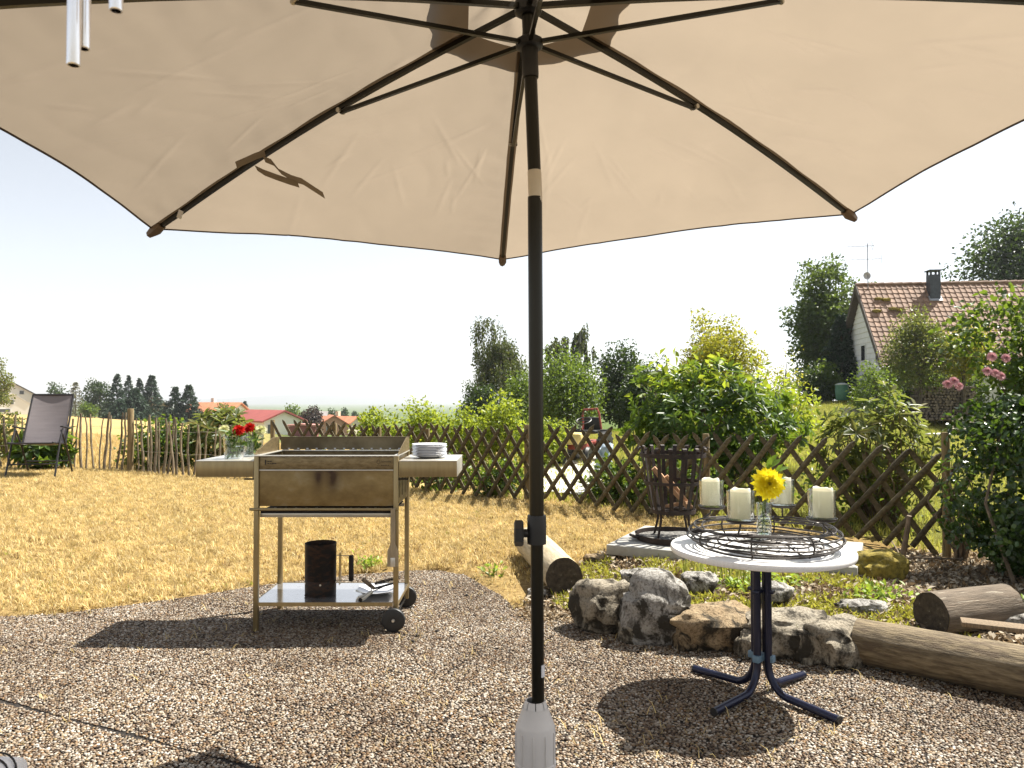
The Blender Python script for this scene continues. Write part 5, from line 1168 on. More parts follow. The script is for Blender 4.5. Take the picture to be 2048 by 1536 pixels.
for i, (px, d, top, w_, lb) in enumerate(((760, 11.6, 812, 120, 'yellow green hedge bush at the left end of the hedge row'), (850, 11.4, 803, 140, 'yellow green hedge bush behind the stack of plates'), (935, 11.0, 815, 150, 'yellow green hedge bush between the plates and the parasol pole'), (1005, 10.6, 792, 120, 'tall yellow green hedge bush just left of the parasol pole'), (1085, 11.6, 838, 110, 'low hedge bush just right of the parasol pole'))):
    deciduous('hedge_bush', lb, px, d, top, w_, L_BRIGHT, 3000, 70, .062, crown0=.02, seed=20 + i, cat='hedge', ry=.45, lump=.2, hollow=.3, group='hedge row behind the lattice')
for i, (px, d, top, w_, lb) in enumerate(((690, 10.9, 905, 150, 'dark weeds at the foot of the lattice behind the grill'), (900, 9.7, 925, 200, 'weeds at the foot of the lattice under the plates'), (1000, 9.0, 930, 120, 'weeds at the foot of the lattice left of the pole'), (1230, 8.3, 925, 130, 'weeds at the foot of the lattice left of the fire basket'), (1360, 7.8, 900, 220, 'weeds at the foot of the lattice behind the fire basket'))):
    deciduous('weed_clump', lb, px, d, top, w_, L_MID, 900, 40, .075, crown0=0, seed=40 + i, cat='weeds', ry=.25, lump=.3, maxl=12, group='weeds along the lattice')

# ---- ivy hedge and flowering hibiscus on the right
g = np.random.default_rng(9)
hd = thing('ivy_hedge', (4.30, 4.95, gz(3.6, 5.0)), 'dense dark ivy hedge filling the right edge', 'hedge')
n_ = 30000; u = unit(g.normal(size=(n_, 3))); q = np.sign(u) * np.abs(u) ** .62; rr = 1 - .34 * g.random(n_) ** 1.5
lum = np.array([1 + .16 * mnoise.noise(Vector(a * 2.6)) + .08 * mnoise.noise(Vector(a * 7)) for a in u])
P = q * np.array([1.26, .56, .68]) * (rr * lum)[:, None] + [0, 0, .60]
ok = (P[:, 2] > 0) & (P[:, 0] < .9); P = P[ok]; D = rdir(len(P), g) + [0, 0, -.5]; N = u[ok] * .9 + rdir(len(P), g) * .8 + [0, 0, .4]
link('foliage', leaf_mesh('foliage', P, D, N, .042 * g.uniform(.6, 1.25, len(P)), .033 * g.uniform(.7, 1.2, len(P)), detail=2, fold=.2), L_IVY, hd)
b = MB()
for i in range(30):
    a = g.uniform(-1.1, .7); b.tube([(a, g.normal(0, .1), -.05), (a + g.normal(0, .1), g.normal(0, .2), .5), (a + g.normal(0, .2), g.normal(0, .2), 1.1)], [.014, .01, .004], 5)
b.build('stems', TWIG, hd)
hb = thing('hibiscus_shrub', (4.48, 5.45, gz(3.8, 5.45)), 'tall leafy shrub with pink flowers above the ivy hedge', 'shrub')
C = ellipsoid_clumps(g, 240, 1.05, .5, .55, 2.25, .25, .2, 0, 4); P, D, N, LL, WW = clump_leaves(g, C, .10, 110, .050, .034, droop=.2)
link('foliage', leaf_mesh('foliage', P, D, N, LL, WW, detail=2), leafmat('hibiscus_leaf', [(.014, .034, .008), (.028, .062, .012), (.05, .10, .018), (.11, .17, .03)], trans=(.36, .50, .04), tmix=.32), hb)
b = MB(); limbs(b, None, [(g.normal(0, .2), g.normal(0, .1), 0) for _ in range(8)], C, .016, g, 70); b.build('stems', TWIG, hb)
PINK = leafmat('pink_petal', [(.58, .28, .30), (.66, .42, .42), (.40, .12, .20)], trans=(.7, .4, .4), tmix=.35, rough=.6)
for px, py in ((1895, 768), (1908, 762), (1984, 713), (2012, 716), (1990, 746), (2002, 752), (1975, 742), (1918, 772)):
    q = at(px, py, 4.93 + .05 * math.sin(px)) - Vector(hb.location); dahlia(hb, q, (random.uniform(-.4, .2), -1, .4), .032, PINK, layers=4, name='flower')

# ---- trees beyond, right half
G2 = 'trees beyond the lattice fence'
deciduous('tree', 'airy yellow green tree behind the rhododendron', 1445, 19, 636, 215, L_YEL, 15000, 80, .085, crown0=.12, seed=1, hollow=.15, lump=.3, crad=.17, group=G2)
deciduous('tree', 'thin twiggy sapling between the yellow tree and the house', 1570, 20, 705, 110, L_YEL, 800, 34, .08, crown0=.15, seed=2, lump=.5, group=G2)
deciduous('maple_tree', 'tall open maple left of the tiled house', 1655, 37, 530, 175, L_MAPLE, 14000, 110, .21, crown0=.1, seed=3, hollow=.3, lump=.5, crad=.30, group=G2)
spruce('conifer', 'dark conifer standing against the white gable', 1684, 34.5, 630, 70, seed=30, group=G2, n=4500)
deciduous('tree', 'dark tall tree rising behind the tiled roof at the right', 2066, 46, 418, 280, L_DARK, 15000, 120, .28, crown0=.3, seed=4, hollow=.4, lump=.35, group=G2)
deciduous('tree', 'slender tree in front of the tiled roof', 1838, 27.6, 622, 140, L_OLIVE, 8500, 80, .115, crown0=.2, seed=5, hollow=.2, lump=.45, group=G2, bot=775)
deciduous('tree', 'yellow green tree by the right part of the roof', 1925, 27.8, 655, 130, L_YEL, 6500, 60, .11, crown0=.2, seed=6, hollow=.2, lump=.45, group=G2, bot=765)
deciduous('bush', 'green bush below the white gable', 1752, 25.5, 735, 105, L_MID, 3200, 60, .10, crown0=.0, seed=7, cat='bush', group=G2)
deciduous('bush', 'wide green bush under the slender tree before the roof', 1815, 29.3, 730, 170, L_MID, 7000, 80, .12, crown0=.0, seed=8, cat='bush', group=G2, ry=.45)
deciduous('bush', 'green bush between the wood pile and the flowering shrub', 1925, 29.4, 742, 110, L_MID, 4500, 60, .12, crown0=.0, seed=17, cat='bush', group=G2, ry=.4)
deciduous('bush', 'dark bush at the foot of the tall maple', 1625, 33, 740, 90, L_DARK, 2600, 50, .13, crown0=.0, seed=9, cat='bush', group=G2)
deciduous('bush', 'dark green bush below the dark conifer', 1650, 33, 735, 80, L_MID, 2400, 50, .13, crown0=.0, seed=10, cat='bush', group=G2)
birch('birch_tree', 'large weeping birch left of the parasol pole', 998, 45, 643, 185, 830, 1, n=14000, group=G2)
birch('birch_tree', 'narrow weeping birch right of the parasol pole', 1118, 50, 664, 84, 760, 2, 3200, group=G2)
birch('birch_tree', 'taller narrow birch next to the dark tree', 1160, 50, 650, 70, 760, 3, 3200, group=G2)
deciduous('tree', 'mid green broad tree right of the parasol pole', 1132, 27, 712, 190, L_MID, 10500, 110, .115, crown0=.0, seed=11, hollow=.3, group=G2)
deciduous('tree', 'dark round topped tree left of the rhododendron', 1238, 30, 688, 125, L_DARK, 8000, 80, .14, crown0=.0, seed=12, hollow=.3, group=G2)
deciduous('tree', 'dark tree filling the gap behind the parasol pole', 1055, 34, 752, 130, L_MID, 6000, 70, .14, crown0=.0, seed=13, group=G2)
deciduous('tree', 'dark low tree behind the rhododendron', 1300, 26, 735, 140, L_DARK, 6500, 70, .12, crown0=0, seed=14, group=G2)
deciduous('bush', 'small copper coloured bush above the rhododendron', 1328, 24, 728, 44, L_RED, 900, 24, .10, crown0=.1, seed=15, cat='bush', group=G2)
deciduous('tree', 'green tree at the foot of the large birch', 955, 40, 765, 90, L_DARK, 4000, 50, .15, crown0=.0, seed=16, group=G2)

# ---- far left and centre
G3 = 'trees at the far edge of the field'
deciduous('tree', 'leafy tree cut by the left edge above the white house', -8, 60, 715, 64, L_OLIVE, 2600, 50, .2, crown0=.1, seed=50, group=G3)
deciduous('tree', 'round dark tree left of the pale conifer', 112, 150, 774, 56, L_DARK, 1400, 40, .5, crown0=.0, seed=51, group=G3)
spruce('conifer', 'pale grey green conifer behind the folding chair', 151, 125, 764, 28, L_PALE, 1, 1500, sparse=.2)
deciduous('tree', 'broad dark pine at the left of the spruce group', 198, 130, 760, 66, L_DARK, 2600, 44, .42, crown0=.05, seed=52, lump=.4, group=G3)
for i, (px, d, top, w_, lb) in enumerate(((234, 128, 748, 34, 'tallest spruce at the left of the spruce group'), (257, 133, 752, 30, 'second spruce of the group beyond the field'), (279, 136, 757, 30, 'short spruce in the middle of the group'), (303, 134, 751, 42, 'broad spruce behind the olive house'), (270, 120, 778, 50, 'low dark spruce left of the olive house'), (350, 122, 774, 38, 'left one of the two dense spruces by the orange roof'), (378, 122, 769, 42, 'right one of the two dense spruces by the orange roof'), (240, 118, 800, 46, 'low spruce in front of the group'), (490, 190, 802, 20, 'single small conifer above the orange roof'))):
    spruce('spruce_tree', lb, px, d, top, w_, L_CON, 10 + i, 2400)
deciduous('bush', 'light green bush at the field edge left of the spruces', 178, 116, 806, 40, L_MID, 1000, 30, .35, crown0=0, seed=53, cat='bush', group=G3)
deciduous('tree', 'round green tree right of the red barn', 587, 108, 813, 46, L_MID, 1800, 40, .32, crown0=0, seed=54, group=G3)
deciduous('tree', 'dark copper beech between the barn and the orange houses', 624, 100, 811, 54, L_RED, 2400, 44, .32, crown0=0, seed=55, group=G3)
deciduous('bush', 'brown green bush before the long orange roof', 450, 95, 810, 60, L_OLIVE, 1500, 40, .3, crown0=0, seed=56, cat='bush', group=G3)
for i, (px, top, w_, lb) in enumerate(((665, 817, 26, 'small dark tree above the orange houses, leftmost'), (688, 815, 20, 'small dark conifer above the orange houses, middle'), (712, 821, 22, 'small dark tree above the orange houses, right'), (745, 816, 24, 'small tree at the left end of the hedge'), (520, 820, 26, 'small dark tree left of the barn roof'), (556, 826, 12, 'tiny tree above the barn ridge'))):
    deciduous('tree', lb, px, 210, top, w_, L_DARK, 500, 20, .6, crown0=0, seed=60 + i, group=G3)

# ================================================================== bed plants and litter
LIT = leafmat('leaf_litter', [(.10, .06, .03), (.18, .11, .05), (.30, .22, .13), (.42, .36, .27), (.06, .04, .025)], trans=(.3, .2, .1), tmix=.15, rough=.8, spec=.15, island=True)
def sprig(name, k, L, W, m, seed, up=.6, spread=.02):
    g = np.random.default_rng(seed); P = g.normal(0, spread, (k, 3)) * [1, 1, .3] + [0, 0, .006]; D = rdir(k, g) + [0, 0, up]; N = rdir(k, g) * .5 + [0, 0, 1]
    return proto(name, leaf_mesh(name, P, D, N, L * g.uniform(.6, 1.3, k), W * g.uniform(.7, 1.2, k), detail=1), m)
X, Y = jitter(.1, 4.6, 3.2, 6.6, .033); ok = inpoly(X, Y, BED) & ~inpoly(X, Y, PATIO); X, Y = X[ok], Y[ok]
sow('leaf_litter', X, Y, [sprig('dead_leaf', 5, .035, .018, LIT, 70 + i, .1, .018) for i in range(5)], .7, 1.5, 'brown and pale dead leaves covering the bed')
SED = leafmat('stonecrop', [(.14, .15, .02), (.26, .25, .03), (.36, .30, .05), (.18, .22, .03)], trans=(.6, .6, .08), tmix=.35)
X, Y = jitter(.3, 2.3, 3.7, 5.7, .030); pn = np.array([mnoise.noise(Vector((a * 3, b * 3, 7))) for a, b in zip(X, Y)])
ok = inpoly(X, Y, BED) & ((Y + .51 * X) < 6.05) & (pn > -.12) & ((Y + .51 * X) > 4.75); sow('ground_cover', X[ok], Y[ok], [sprig('stonecrop_sprig', 9, .034, .012, SED, 80 + i, 1.0, .014) for i in range(4)], .7, 1.3, 'low yellow green stonecrop between the stones and the slab')
G4 = leafmat('fresh_sprig', [(.10, .16, .02), (.18, .26, .03), (.26, .34, .05)], trans=(.5, .65, .06), tmix=.4)
for i, (px, py, d, k, lb) in enumerate(((1528, 1150, 4.75, 170, 'bright green low plant just behind the table leg'), (1755, 1205, 4.35, 130, 'green creeping plant right of the table on the bed'), (1470, 1180, 4.6, 60, 'small green plant behind the edging stones'), (735, 1140, 5.75, 60, 'small green weed at the patio edge behind the grill'), (985, 1150, 5.5, 40, 'small green weed left of the parasol pole'), (2030, 1185, 4.1, 90, 'green seedling plant at the foot of the ivy hedge'))):
    x = (px - CX) / FPX * d; g = np.random.default_rng(90 + i); P = g.normal(0, 1, (k, 3)) * [.11 if k > 80 else .06, .09 if k > 80 else .05, .02] + [0, 0, .045]; o = thing('low_plant', (x, d, gz(x, d)), lb, 'plant'); link('leaves', leaf_mesh('leaves', P, rdir(k, g) + [0, 0, .3], rdir(k, g) * .5 + [0, 0, 1], .045 * g.uniform(.6, 1.2, k), .022, detail=2), G4, o)
    b = MB()
    for j in range(6): b.tube([(g.normal(0, .02), g.normal(0, .02), -.005), (g.normal(0, .05), g.normal(0, .05), .05)], .0025, 5)
    b.build('stems', STEMG, o)
IRIS = leafmat('iris_blade', [(.12, .16, .03), (.20, .22, .05), (.34, .30, .09)], trans=(.5, .55, .1), tmix=.35)
for i, (px, d) in enumerate(((1372, 4.85), (1402, 4.75), (1430, 4.80), (1455, 4.70), (1485, 4.72))):
    g = np.random.default_rng(120 + i); k = 10; x = (px - CX) / FPX * d; P = g.normal(0, .022, (k, 3)) * [1, 1, 0]; D = g.normal(0, .13, (k, 3)) + [0, 0, 1]; o = thing('iris_plant', (x, d, gz(x, d)), ['upright iris blades leftmost under the table edge', 'upright iris blades second from the left under the table edge', 'upright iris blades in the middle under the table edge', 'upright iris blades fourth from the left under the table edge', 'upright iris blades nearest the table leg'][i], 'plant', group='iris clumps in the bed'); link('blades', leaf_mesh('blades', P, D, rdir(k, g), .20 * g.uniform(.6, 1.1, k), .011, detail=2, droop=.05), IRIS, o)
# dry twigs and a rotten stump beside the right post
for i, (p0, p1, r, lb) in enumerate((((2.98, 5.75, .10), (3.02, 5.72, .42), .022, 'short dark stake stump before the right lattice'), ((2.6, 5.5, .13), (3.2, 5.35, .17), .007, 'thin dry twig lying on the bed by the moss'), ((2.75, 5.3, .13), (2.9, 5.75, .22), .006, 'pale dry twig leaning on the bed near the post'))):
    b = MB(); b.tube([p0, tuple((np.array(p0) + p1) / 2 + [.01, .01, .015]), p1], [r, r * .9, r * .8], 8); o = b.build('twig' if i else 'stake', TWIG, None); tag(o, lb, 'twig' if i else 'stake')
# broad dark leaves at the right log, a few stems hanging on the lattice end
whorl_shrub('shrub', 'dark leafy shoots at the right end of the lattice', 1915, 5.9, 900, 60, 1040, L_IVY, 30, .07, 6, 8, ry=.2, twigs=20)

# litter gathered along the foot of the stones and the log, and small stones wedged between them
_e = np.array([(p.x, p.y) for p in _edge[11:18]]); tt = rng.uniform(0, len(_e) - 1.001, 1500); i0 = tt.astype(int); fr = (tt - i0)[:, None]; Q = _e[i0] * (1 - fr) + _e[i0 + 1] * fr
Q = Q + np.stack([rng.normal(-.01, .03, len(Q)), -np.abs(rng.normal(.06, .06, len(Q))) + .06], 1); n_ = len(Q)
scatter('edge_litter', np.concatenate([Q, np.full((n_, 1), .008)], 1), np.stack([rng.normal(0, .3, n_), rng.normal(0, .3, n_), rng.uniform(0, 6.28, n_)], 1), rng.uniform(.4, 1.0, n_), rng.integers(0, 4, n_), [sprig('litter_leaf', 4, .03, .015, LIT, 170 + i, .1, .016) for i in range(4)], label='dead leaves gathered at the foot of the stones')
for i, (px, py, d, w, h, m_, lb) in enumerate(((1262, 1262, 4.08, .14, .14, ST1, 'small dark stone wedged left of the pointed stone'), (1375, 1275, 3.96, .15, .15, ST2, 'small ochre stone wedged right of the pointed stone'), (1508, 1290, 3.84, .16, .16, ST1, 'small stone wedged behind the left table leg'), (1622, 1300, 3.76, .13, .13, ST1, 'small stone wedged between the two right edging stones'))):
    stone(px, py, d, w, w * .9, h, m_, lb, 20 + i, 0, .3 * i)

# ================================================================== path, machine, tarpaulin behind the lattice
def patch(name, poly, m, dz, step, label):
    xs = [p[0] for p in poly]; ys = [p[1] for p in poly]; X, Y = np.meshgrid(np.arange(min(xs), max(xs) + step, step), np.arange(min(ys), max(ys) + step, step), indexing='ij'); Z = gzn(X, Y) + dz
    nx, ny = X.shape; V = np.stack([X, Y, Z], -1).reshape(-1, 3); ii, jj = np.meshgrid(np.arange(nx - 1), np.arange(ny - 1), indexing='ij'); c = inpoly(X[:-1, :-1] + step / 2, Y[:-1, :-1] + step / 2, poly)
    a = (ii * ny + jj)[c]; F = np.stack([a, a + ny, a + ny + 1, a + 1], -1); o = link(name, np_mesh(name, V, F, 4), m); return tag(o, label, kind='structure')
PALE = M('pale_concrete_path', (.62, .60, .56), .85, scale=6, var=.08, bump=.3, bscale=40)
patch('path', [(.2, 9.0), (1.0, 8.55), (1.75, 13.8), (.75, 14.2)], PALE, .035, .08, 'pale concrete path seen through the lattice')
mc = at(1168, 940, 12.2); tr_ = thing('garden_tractor', (mc.x, 12.2, gz(mc.x, 12.2)), 'rusty red old garden tractor behind the lattice', 'tractor', rz=R(-25))
RREG = M('faded_red_paint', (.30, .06, .045), .6, .1, scale=14, var=.4, spots=(.10, .05, .03), spot_scale=10, spot_at=.58); CREAM = M('faded_yellow_hood', (.55, .42, .16), .5, scale=10, var=.2)
b = MB(); b.box((0, .1, .30), (.26, 1.0, .12), bev=.02); b.build('chassis', RREG, tr_)
b = MB(); b.box((.02, -.42, .42), (.32, .42, .18), bev=.05); b.build('hood', CREAM, tr_)
b = MB(); b.box((0, .28, .50), (.30, .30, .06), bev=.025); b.box((0, .42, .62), (.30, .05, .24), bev=.02); b.build('seat', RUBBER, tr_)
for s in (-1, 1):
    w = MB(); w.lathe([(.10, -.06), (.22, -.07), (.26, -.05), (.265, 0), (.26, .05), (.22, .07), (.10, .06), (.10, -.06)], 28, (s * .26, .30, .265), axis='x', cap=False); wo = w.build('rear_tyre', RUBBER, tr_)
    for k in range(14): a = 2 * math.pi * k / 14; MB().box((s * .26, .30 + .262 * math.cos(a), .265 + .262 * math.sin(a)), (.13, .035, .03), rot=(a, 0, .4 * s)).build('tread_lug', RUBBER, wo)
    MB().lathe([(0, -.03), (.11, -.04), (.11, .04), (0, .03)], 20, (s * .26, .30, .265), axis='x').build('rim', RREG, wo)
    MB().lathe([(.05, -.04), (.13, -.045), (.15, 0), (.13, .045), (.05, .04), (.05, -.04)], 24, (s * .22, -.45, .15), axis='x', cap=False).build('front_tyre', RUBBER, tr_)
MB().tube([(-.13, .38, .34), (-.15, .36, .78), (-.13, .36, .86), (.11, .36, .88), (.14, .36, .80), (.20, .38, .34)], .018, 8).build('roll_frame', RREG, tr_)
MB().tube([(0, -.14, .40), (0, -.02, .68)], .012, 8).build('steering_column', RREG, tr_)
sw = MB(); sw.tube([(.12 * math.cos(a), .0 + .11 * math.sin(a), .69 + .05 * math.sin(a)) for a in np.linspace(0, 6.28, 24, endpoint=False)], .011, 6, closed=True); sw.tube([(-.12, 0, .69), (.12, 0, .69)], .008, 6); sw.build('steering_wheel', RUBBER, tr_)
tp = at(1208, 955, 10.6); o = link('tarpaulin', stone_mesh(31, (.24, .22, .36), .5, .5), M('blue_grey_tarp', (.25, .32, .38), .5, scale=6, var=.25, bump=.6, bscale=12), None, (tp.x, 10.6, gz(tp.x, 10.6) + .15)); tag(o, 'crumpled blue grey tarpaulin bundle behind the lattice', 'tarpaulin')

# ================================================================== tiled house on the right
HR = at(1711, 571, 33.0); ang_h = math.atan2(-.115, .993)
hs_ = thing('tiled_house', (HR.x, HR.y, gz(HR.x, HR.y) - .3), 'old house with brown tiled roof and white boarded gable', 'house', rz=ang_h)
RZ = HR.z - hs_.location.z; LEN, SH, DR = 10.0, 3.0, 3.75        # local: x along ridge, -y towards camera
TILE = M('brown_roof_tile', (.21, .125, .08), .8, scale=4, var=.3, col2=(.30, .19, .13), rand=.22, bump=.3, bscale=20, spots=(.20, .12, .08), spot_scale=7, spot_at=.64)
WBOARD = M('white_boards', (.70, .71, .70), .7, scale=5, var=.08, spots=(.50, .52, .50), spot_scale=5, spot_at=.66); DKW = M('dark_barge_wood', (.07, .055, .045), .8)
EZ = RZ - DR
gx0 = .28
b = MB(); b.add([(gx0, -SH + .35, 0), (gx0, SH - .35, 0), (gx0, SH - .35, EZ + .3), (gx0, 0, RZ - .12), (gx0, -SH + .35, EZ + .3)] + [(LEN, -SH + .35, 0), (LEN, SH - .35, 0), (LEN, SH - .35, EZ + .3), (LEN, 0, RZ - .12), (LEN, -SH + .35, EZ + .3)], [(0, 1, 2, 3, 4), (9, 8, 7, 6, 5), (0, 4, 9, 5), (1, 6, 7, 2)]); wl_ = b.build('wall', M('white_render', (.66, .65, .62), .85, scale=5, var=.08), hs_, smooth=0)
nb = 20; zb0, zb1 = EZ - 1.2, RZ - .2
for i in range(nb):
    z0 = zb0 + (zb1 - zb0) * i / nb; z1 = zb0 + (zb1 - zb0) * (i + 1) / nb - .015
    def hw(z): return min(SH - .34, max(.03, (RZ - .15 - z) * (SH / DR)))
    V = [(gx0 - e, y, z) for e, (y, z) in ((.004, (-hw(z1), z1)), (.004, (hw(z1), z1)), (.03, (hw(z0), z0)), (.03, (-hw(z0), z0)))]
    V += [(gx0 - .002, -hw(z0), z0), (gx0 - .002, hw(z0), z0)]
    b = MB(); b.add(V, [(0, 1, 2, 3), (3, 2, 5, 4)]); b.build('gable_board', WBOARD, wl_, smooth=0)
def hwin(y, z, w, h):
    o = MB().box((gx0 - .035, y, z), (.05, w, h)).build('window', WBOARD, hs_); MB().box((gx0 - .062, y, z), (.006, w - .10, h - .10)).build('pane', M('dark_pane', (.03, .035, .04), .1), o)
hwin(-.2, EZ + .75, .55, .75); hwin(-1.9, EZ + .55, .5, .8)
sl = math.hypot(SH, DR); roofn = MB()
for s in (-1, 1):
    n_ = Vector((0, s * DR, SH)).normalized(); 
    V = []
    for e in (0, -.10):
        for (x, t) in ((0, 0), (LEN, 0), (LEN, 1), (0, 1)): V.append(Vector((x, s * SH * t, RZ - DR * t)) + n_ * (e - .03))
    roofn.add(V, [(0, 1, 2, 3), (7, 6, 5, 4), (0, 4, 5, 1), (1, 5, 6, 2), (2, 6, 7, 3), (3, 7, 4, 0)])
roof = roofn.build('roof', DKW, hs_, smooth=0)
TWd, ROWS = .232, 17; TL = sl / ROWS
def tile_geo():
    V = []; pr = [(0, .0), (.04, .028), (.09, .012), (.16, .0), (.232, .004)]
    for y, dz in ((0, .008), (-TL * 1.08, .034)):
        for x, z in pr: V.append((x, y, z + dz))
    for x, z in pr: V.append((x, -TL * 1.08, z + .034 - .026))
    F = [(i, i + 1, 6 + i, 5 + i) for i in range(4)] + [(5 + i, 6 + i, 11 + i, 10 + i) for i in range(4)]; return V, F
tv, tf = tile_geo(); b = MB(); b.add(tv, tf); tme = b.mesh('roof_tile', 30); tme.materials.append(TILE)
thx = math.atan2(DR, SH); rest = MB(); cnt = 0; cols = int(LEN / TWd)
Rm = Matrix.Rotation(thx, 3, 'X')
for r in range(ROWS):
    for c in range(cols):
        t = r / ROWS; pos = Vector((c * TWd, -SH * t, RZ - DR * t + .012)) + Vector((0, -.001, .004 * math.sin(c * 2.1 + r)))
        if r < 11 and c < 27:
            link('roof_tile', tme, None, roof, pos, (thx + random.uniform(-.01, .01), random.uniform(-.012, .012), random.uniform(-.008, .008))); cnt += 1
        else: rest.add([Rm @ Vector(v) + pos for v in tv], tf)
# back slope is out of view: covered by plain boards already
ro = rest.build('lower_roof_tiles', TILE, roof, smooth=30); ro['kind'] = 'stuff'
b = MB()
for k in range(26): b.tube([(k * .39, 0, RZ + .02), (k * .39 + .40, 0, RZ + .035)], [.085, .095], 10)
b.build('ridge_tiles', TILE, roof)
for s in (-1, 1): MB().box((-.01, s * SH / 2, RZ - DR / 2 - .06), (.04, sl * 1.0, .20), rot=(-s * thx, 0, 0)).build('barge_board', DKW, roof)
MB().tube([(0, -SH - .06, EZ - .03), (LEN, -SH - .06, EZ - .03)], .07, 8).build('gutter', M('zinc', (.3, .3, .3), .5, .6), roof)
# moss cushions on the tiles
for i, (c, r) in enumerate(((3.2, 3.4), (4.4, 3.6), (5.0, 5.6), (6.2, 5.8), (2.2, 6.0))):
    t = r / ROWS; o = link('moss_cushion', stone_mesh(50 + i, (.34, .22, .14), .4, 0, 3), MOSSY, roof, (c * TWd, -SH * t - .03, RZ - DR * t + .06))
# chimney
def on_roof(px, py):       # local point on the front slope seen at a pixel
    r0 = ray(px, py); inv = hs_.matrix_basis.inverted(); o = inv @ Vector((0, 0, CAMZ)); d = (inv.to_3x3() @ r0); t = (RZ - o.z + (DR / SH) * o.y) / (d.z - (DR / SH) * d.y); return o + d * t
hs_.matrix_basis = Matrix.Translation(hs_.location) @ Matrix.Rotation(ang_h, 4, 'Z')
cpos = on_roof(1867, 592); SLATE = M('dark_chimney_sheet', (.055, .065, .08), .5, .4, scale=10, var=.2)
chm = MB().box((cpos.x, cpos.y, cpos.z + .35), (.42, .42, 1.1)).build('chimney', SLATE, roof)
for sx in (-1, 1):
    for sy in (-1, 1): MB().box((cpos.x + sx * .17, cpos.y + sy * .17, cpos.z + .98), (.07, .07, .17)).build('cap_post', SLATE, chm)
MB().box((cpos.x, cpos.y, cpos.z + 1.085), (.54, .54, .04)).build('cap', SLATE, chm)
MB().box((cpos.x, cpos.y - .18, cpos.z - .12), (.52, .30, .03), rot=(thx, 0, 0)).build('flashing', M('zinc_flashing', (.35, .36, .38), .45, .6), chm)
# aerial mast with dish
ap_ = on_roof(1736, 580); mast = thing('aerial_mast', hs_.matrix_basis @ ap_, 'thin television aerial mast with dish above the roof ridge', 'aerial'); DG = M('aerial_grey', (.22, .22, .23), .5, .5)
MB().tube([(0, 0, -.1), (0, 0, 2.05)], .018, 8).build('mast_pole', DG, mast)
for z, xa, xb, k in ((1.93, -.92, .30, 7), (1.36, -.75, .60, 6)):
    bo = MB().tube([(xa, 0, z - .04), (xb, 0, z + .03)], .011, 6).build('aerial_boom', DG, mast)
    for i in range(k): x = xa + .1 + (xb - xa - .2) * i / (k - 1); MB().tube([(x, -.16, z - .0), (x, .16, z - .0)], .006, 5).build('aerial_element', DG, bo)
    if k == 7:
        for s in (-1, 1): MB().tube([(.26, 0, z + .02), (.16 if s > 0 else .18, 0, z + s * .22)], .008, 5).build('reflector_arm', DG, bo)
    else: MB().tube([(xb, 0, z - .19), (xb, 0, z + .20)], .008, 5).build('reflector_arm', DG, bo)
b = MB(); b.lathe([(0, .05), (.09, .04), (.15, .01), (.165, -.01), (.16, -.01), (.14, .0), (0, .03)], 28, (-.05, -.02, .62), axis='y'); b.build('dish', M('dish_grey', (.42, .40, .42), .5), mast)

# rain barrel, wood pile, bench, stepping slabs on the neighbour's lawn
bp = at(1684, 795, 31.0); rb_ = thing('rain_barrel', (bp.x, 31.0, bp.z - .12), 'green rain barrel with grey lid by the white gable', 'barrel')
MB().lathe([(.20, 0), (.24, .05), (.265, .4), (.25, .62), (.255, .64)], 28).build('barrel_body', M('green_plastic', (.05, .16, .12), .45), rb_); MB().lathe([(.265, .64), (.265, .67), (.10, .72), (0, .725)], 28).build('lid', M('grey_lid', (.38, .42, .40), .5), rb_)
wp = at(1888, 838, 28.2); pile = thing('wood_pile', (wp.x, 28.2, wp.z - .05), 'dark stacked firewood pile below the tiled roof', 'wood pile')
b = MB(); g = random.Random(3)
for r in range(12):
    for c in range(18):
        q = Vector((-1.0 + c * .118 + (r % 2) * .059 + g.uniform(-.012, .012), g.uniform(-.06, .06), .06 + r * .105 + g.uniform(-.012, .012))); b.tube([q + Vector((0, -.2, 0)), q + Vector((0, .5, 0))], g.uniform(.043, .060), 7)
o = b.build('stacked_logs', M('log_ends', (.13, .095, .07), .9, scale=8, var=.5, col2=(.26, .21, .16)), pile); o['kind'] = 'stuff'
MB().box((0, .2, .02), (2.3, .7, .05)).build('pallet', WOODGREY, pile)
bn = at(1938, 884, 24.5); be = thing('garden_bench', (bn.x, 24.5, bn.z), 'pale wooden garden bench on the lawn before the wood pile', 'bench', rz=R(-18)); BW = M('pale_bench_wood', (.46, .42, .33), .8, scale=8, var=.2)
for i in range(3): MB().box((.05, -.14 + i * .14, .42), (1.1, .12, .03)).build('seat_slat', BW, be)
for i in range(2): MB().box((.20, .20 + i * .02, .62 + i * .15), (.9, .025, .12), rot=(R(-10), 0, 0)).build('back_slat', BW, be)
for x in (-.42, .48):
    MB().tube([(x, -.16, .41), (x - .03, -.20, 0)], .022, 6).build('leg', BW, be); MB().tube([(x, .22, .86), (x, .16, .41), (x, .20, 0)], .022, 6).build('leg', BW, be)
for i, (px, py, d, lb) in enumerate(((1615, 872, 22.5, 'flat pale slab lying on the lawn left of the sparse rhododendron'), (1880, 883, 21.5, 'flat pale slab lying on the lawn left of the bench'))):
    q = at(px, py, d); o = MB().box((0, 0, 0), (.75, .5, .06), bev=.01).build('stepping_slab', PALE, None, (q.x, d, gz(q.x, d) + .10), (0, 0, .3)); tag(o, lb, 'slab')
q = at(1703, 824, 26.0); o = MB().box((0, 0, .12), (.40, .4, .22), bev=.02).build('stone_trough', CONC, None, (q.x, 26.0, q.z - .08)); tag(o, 'small grey stone trough on the lawn below the rain barrel', 'trough')

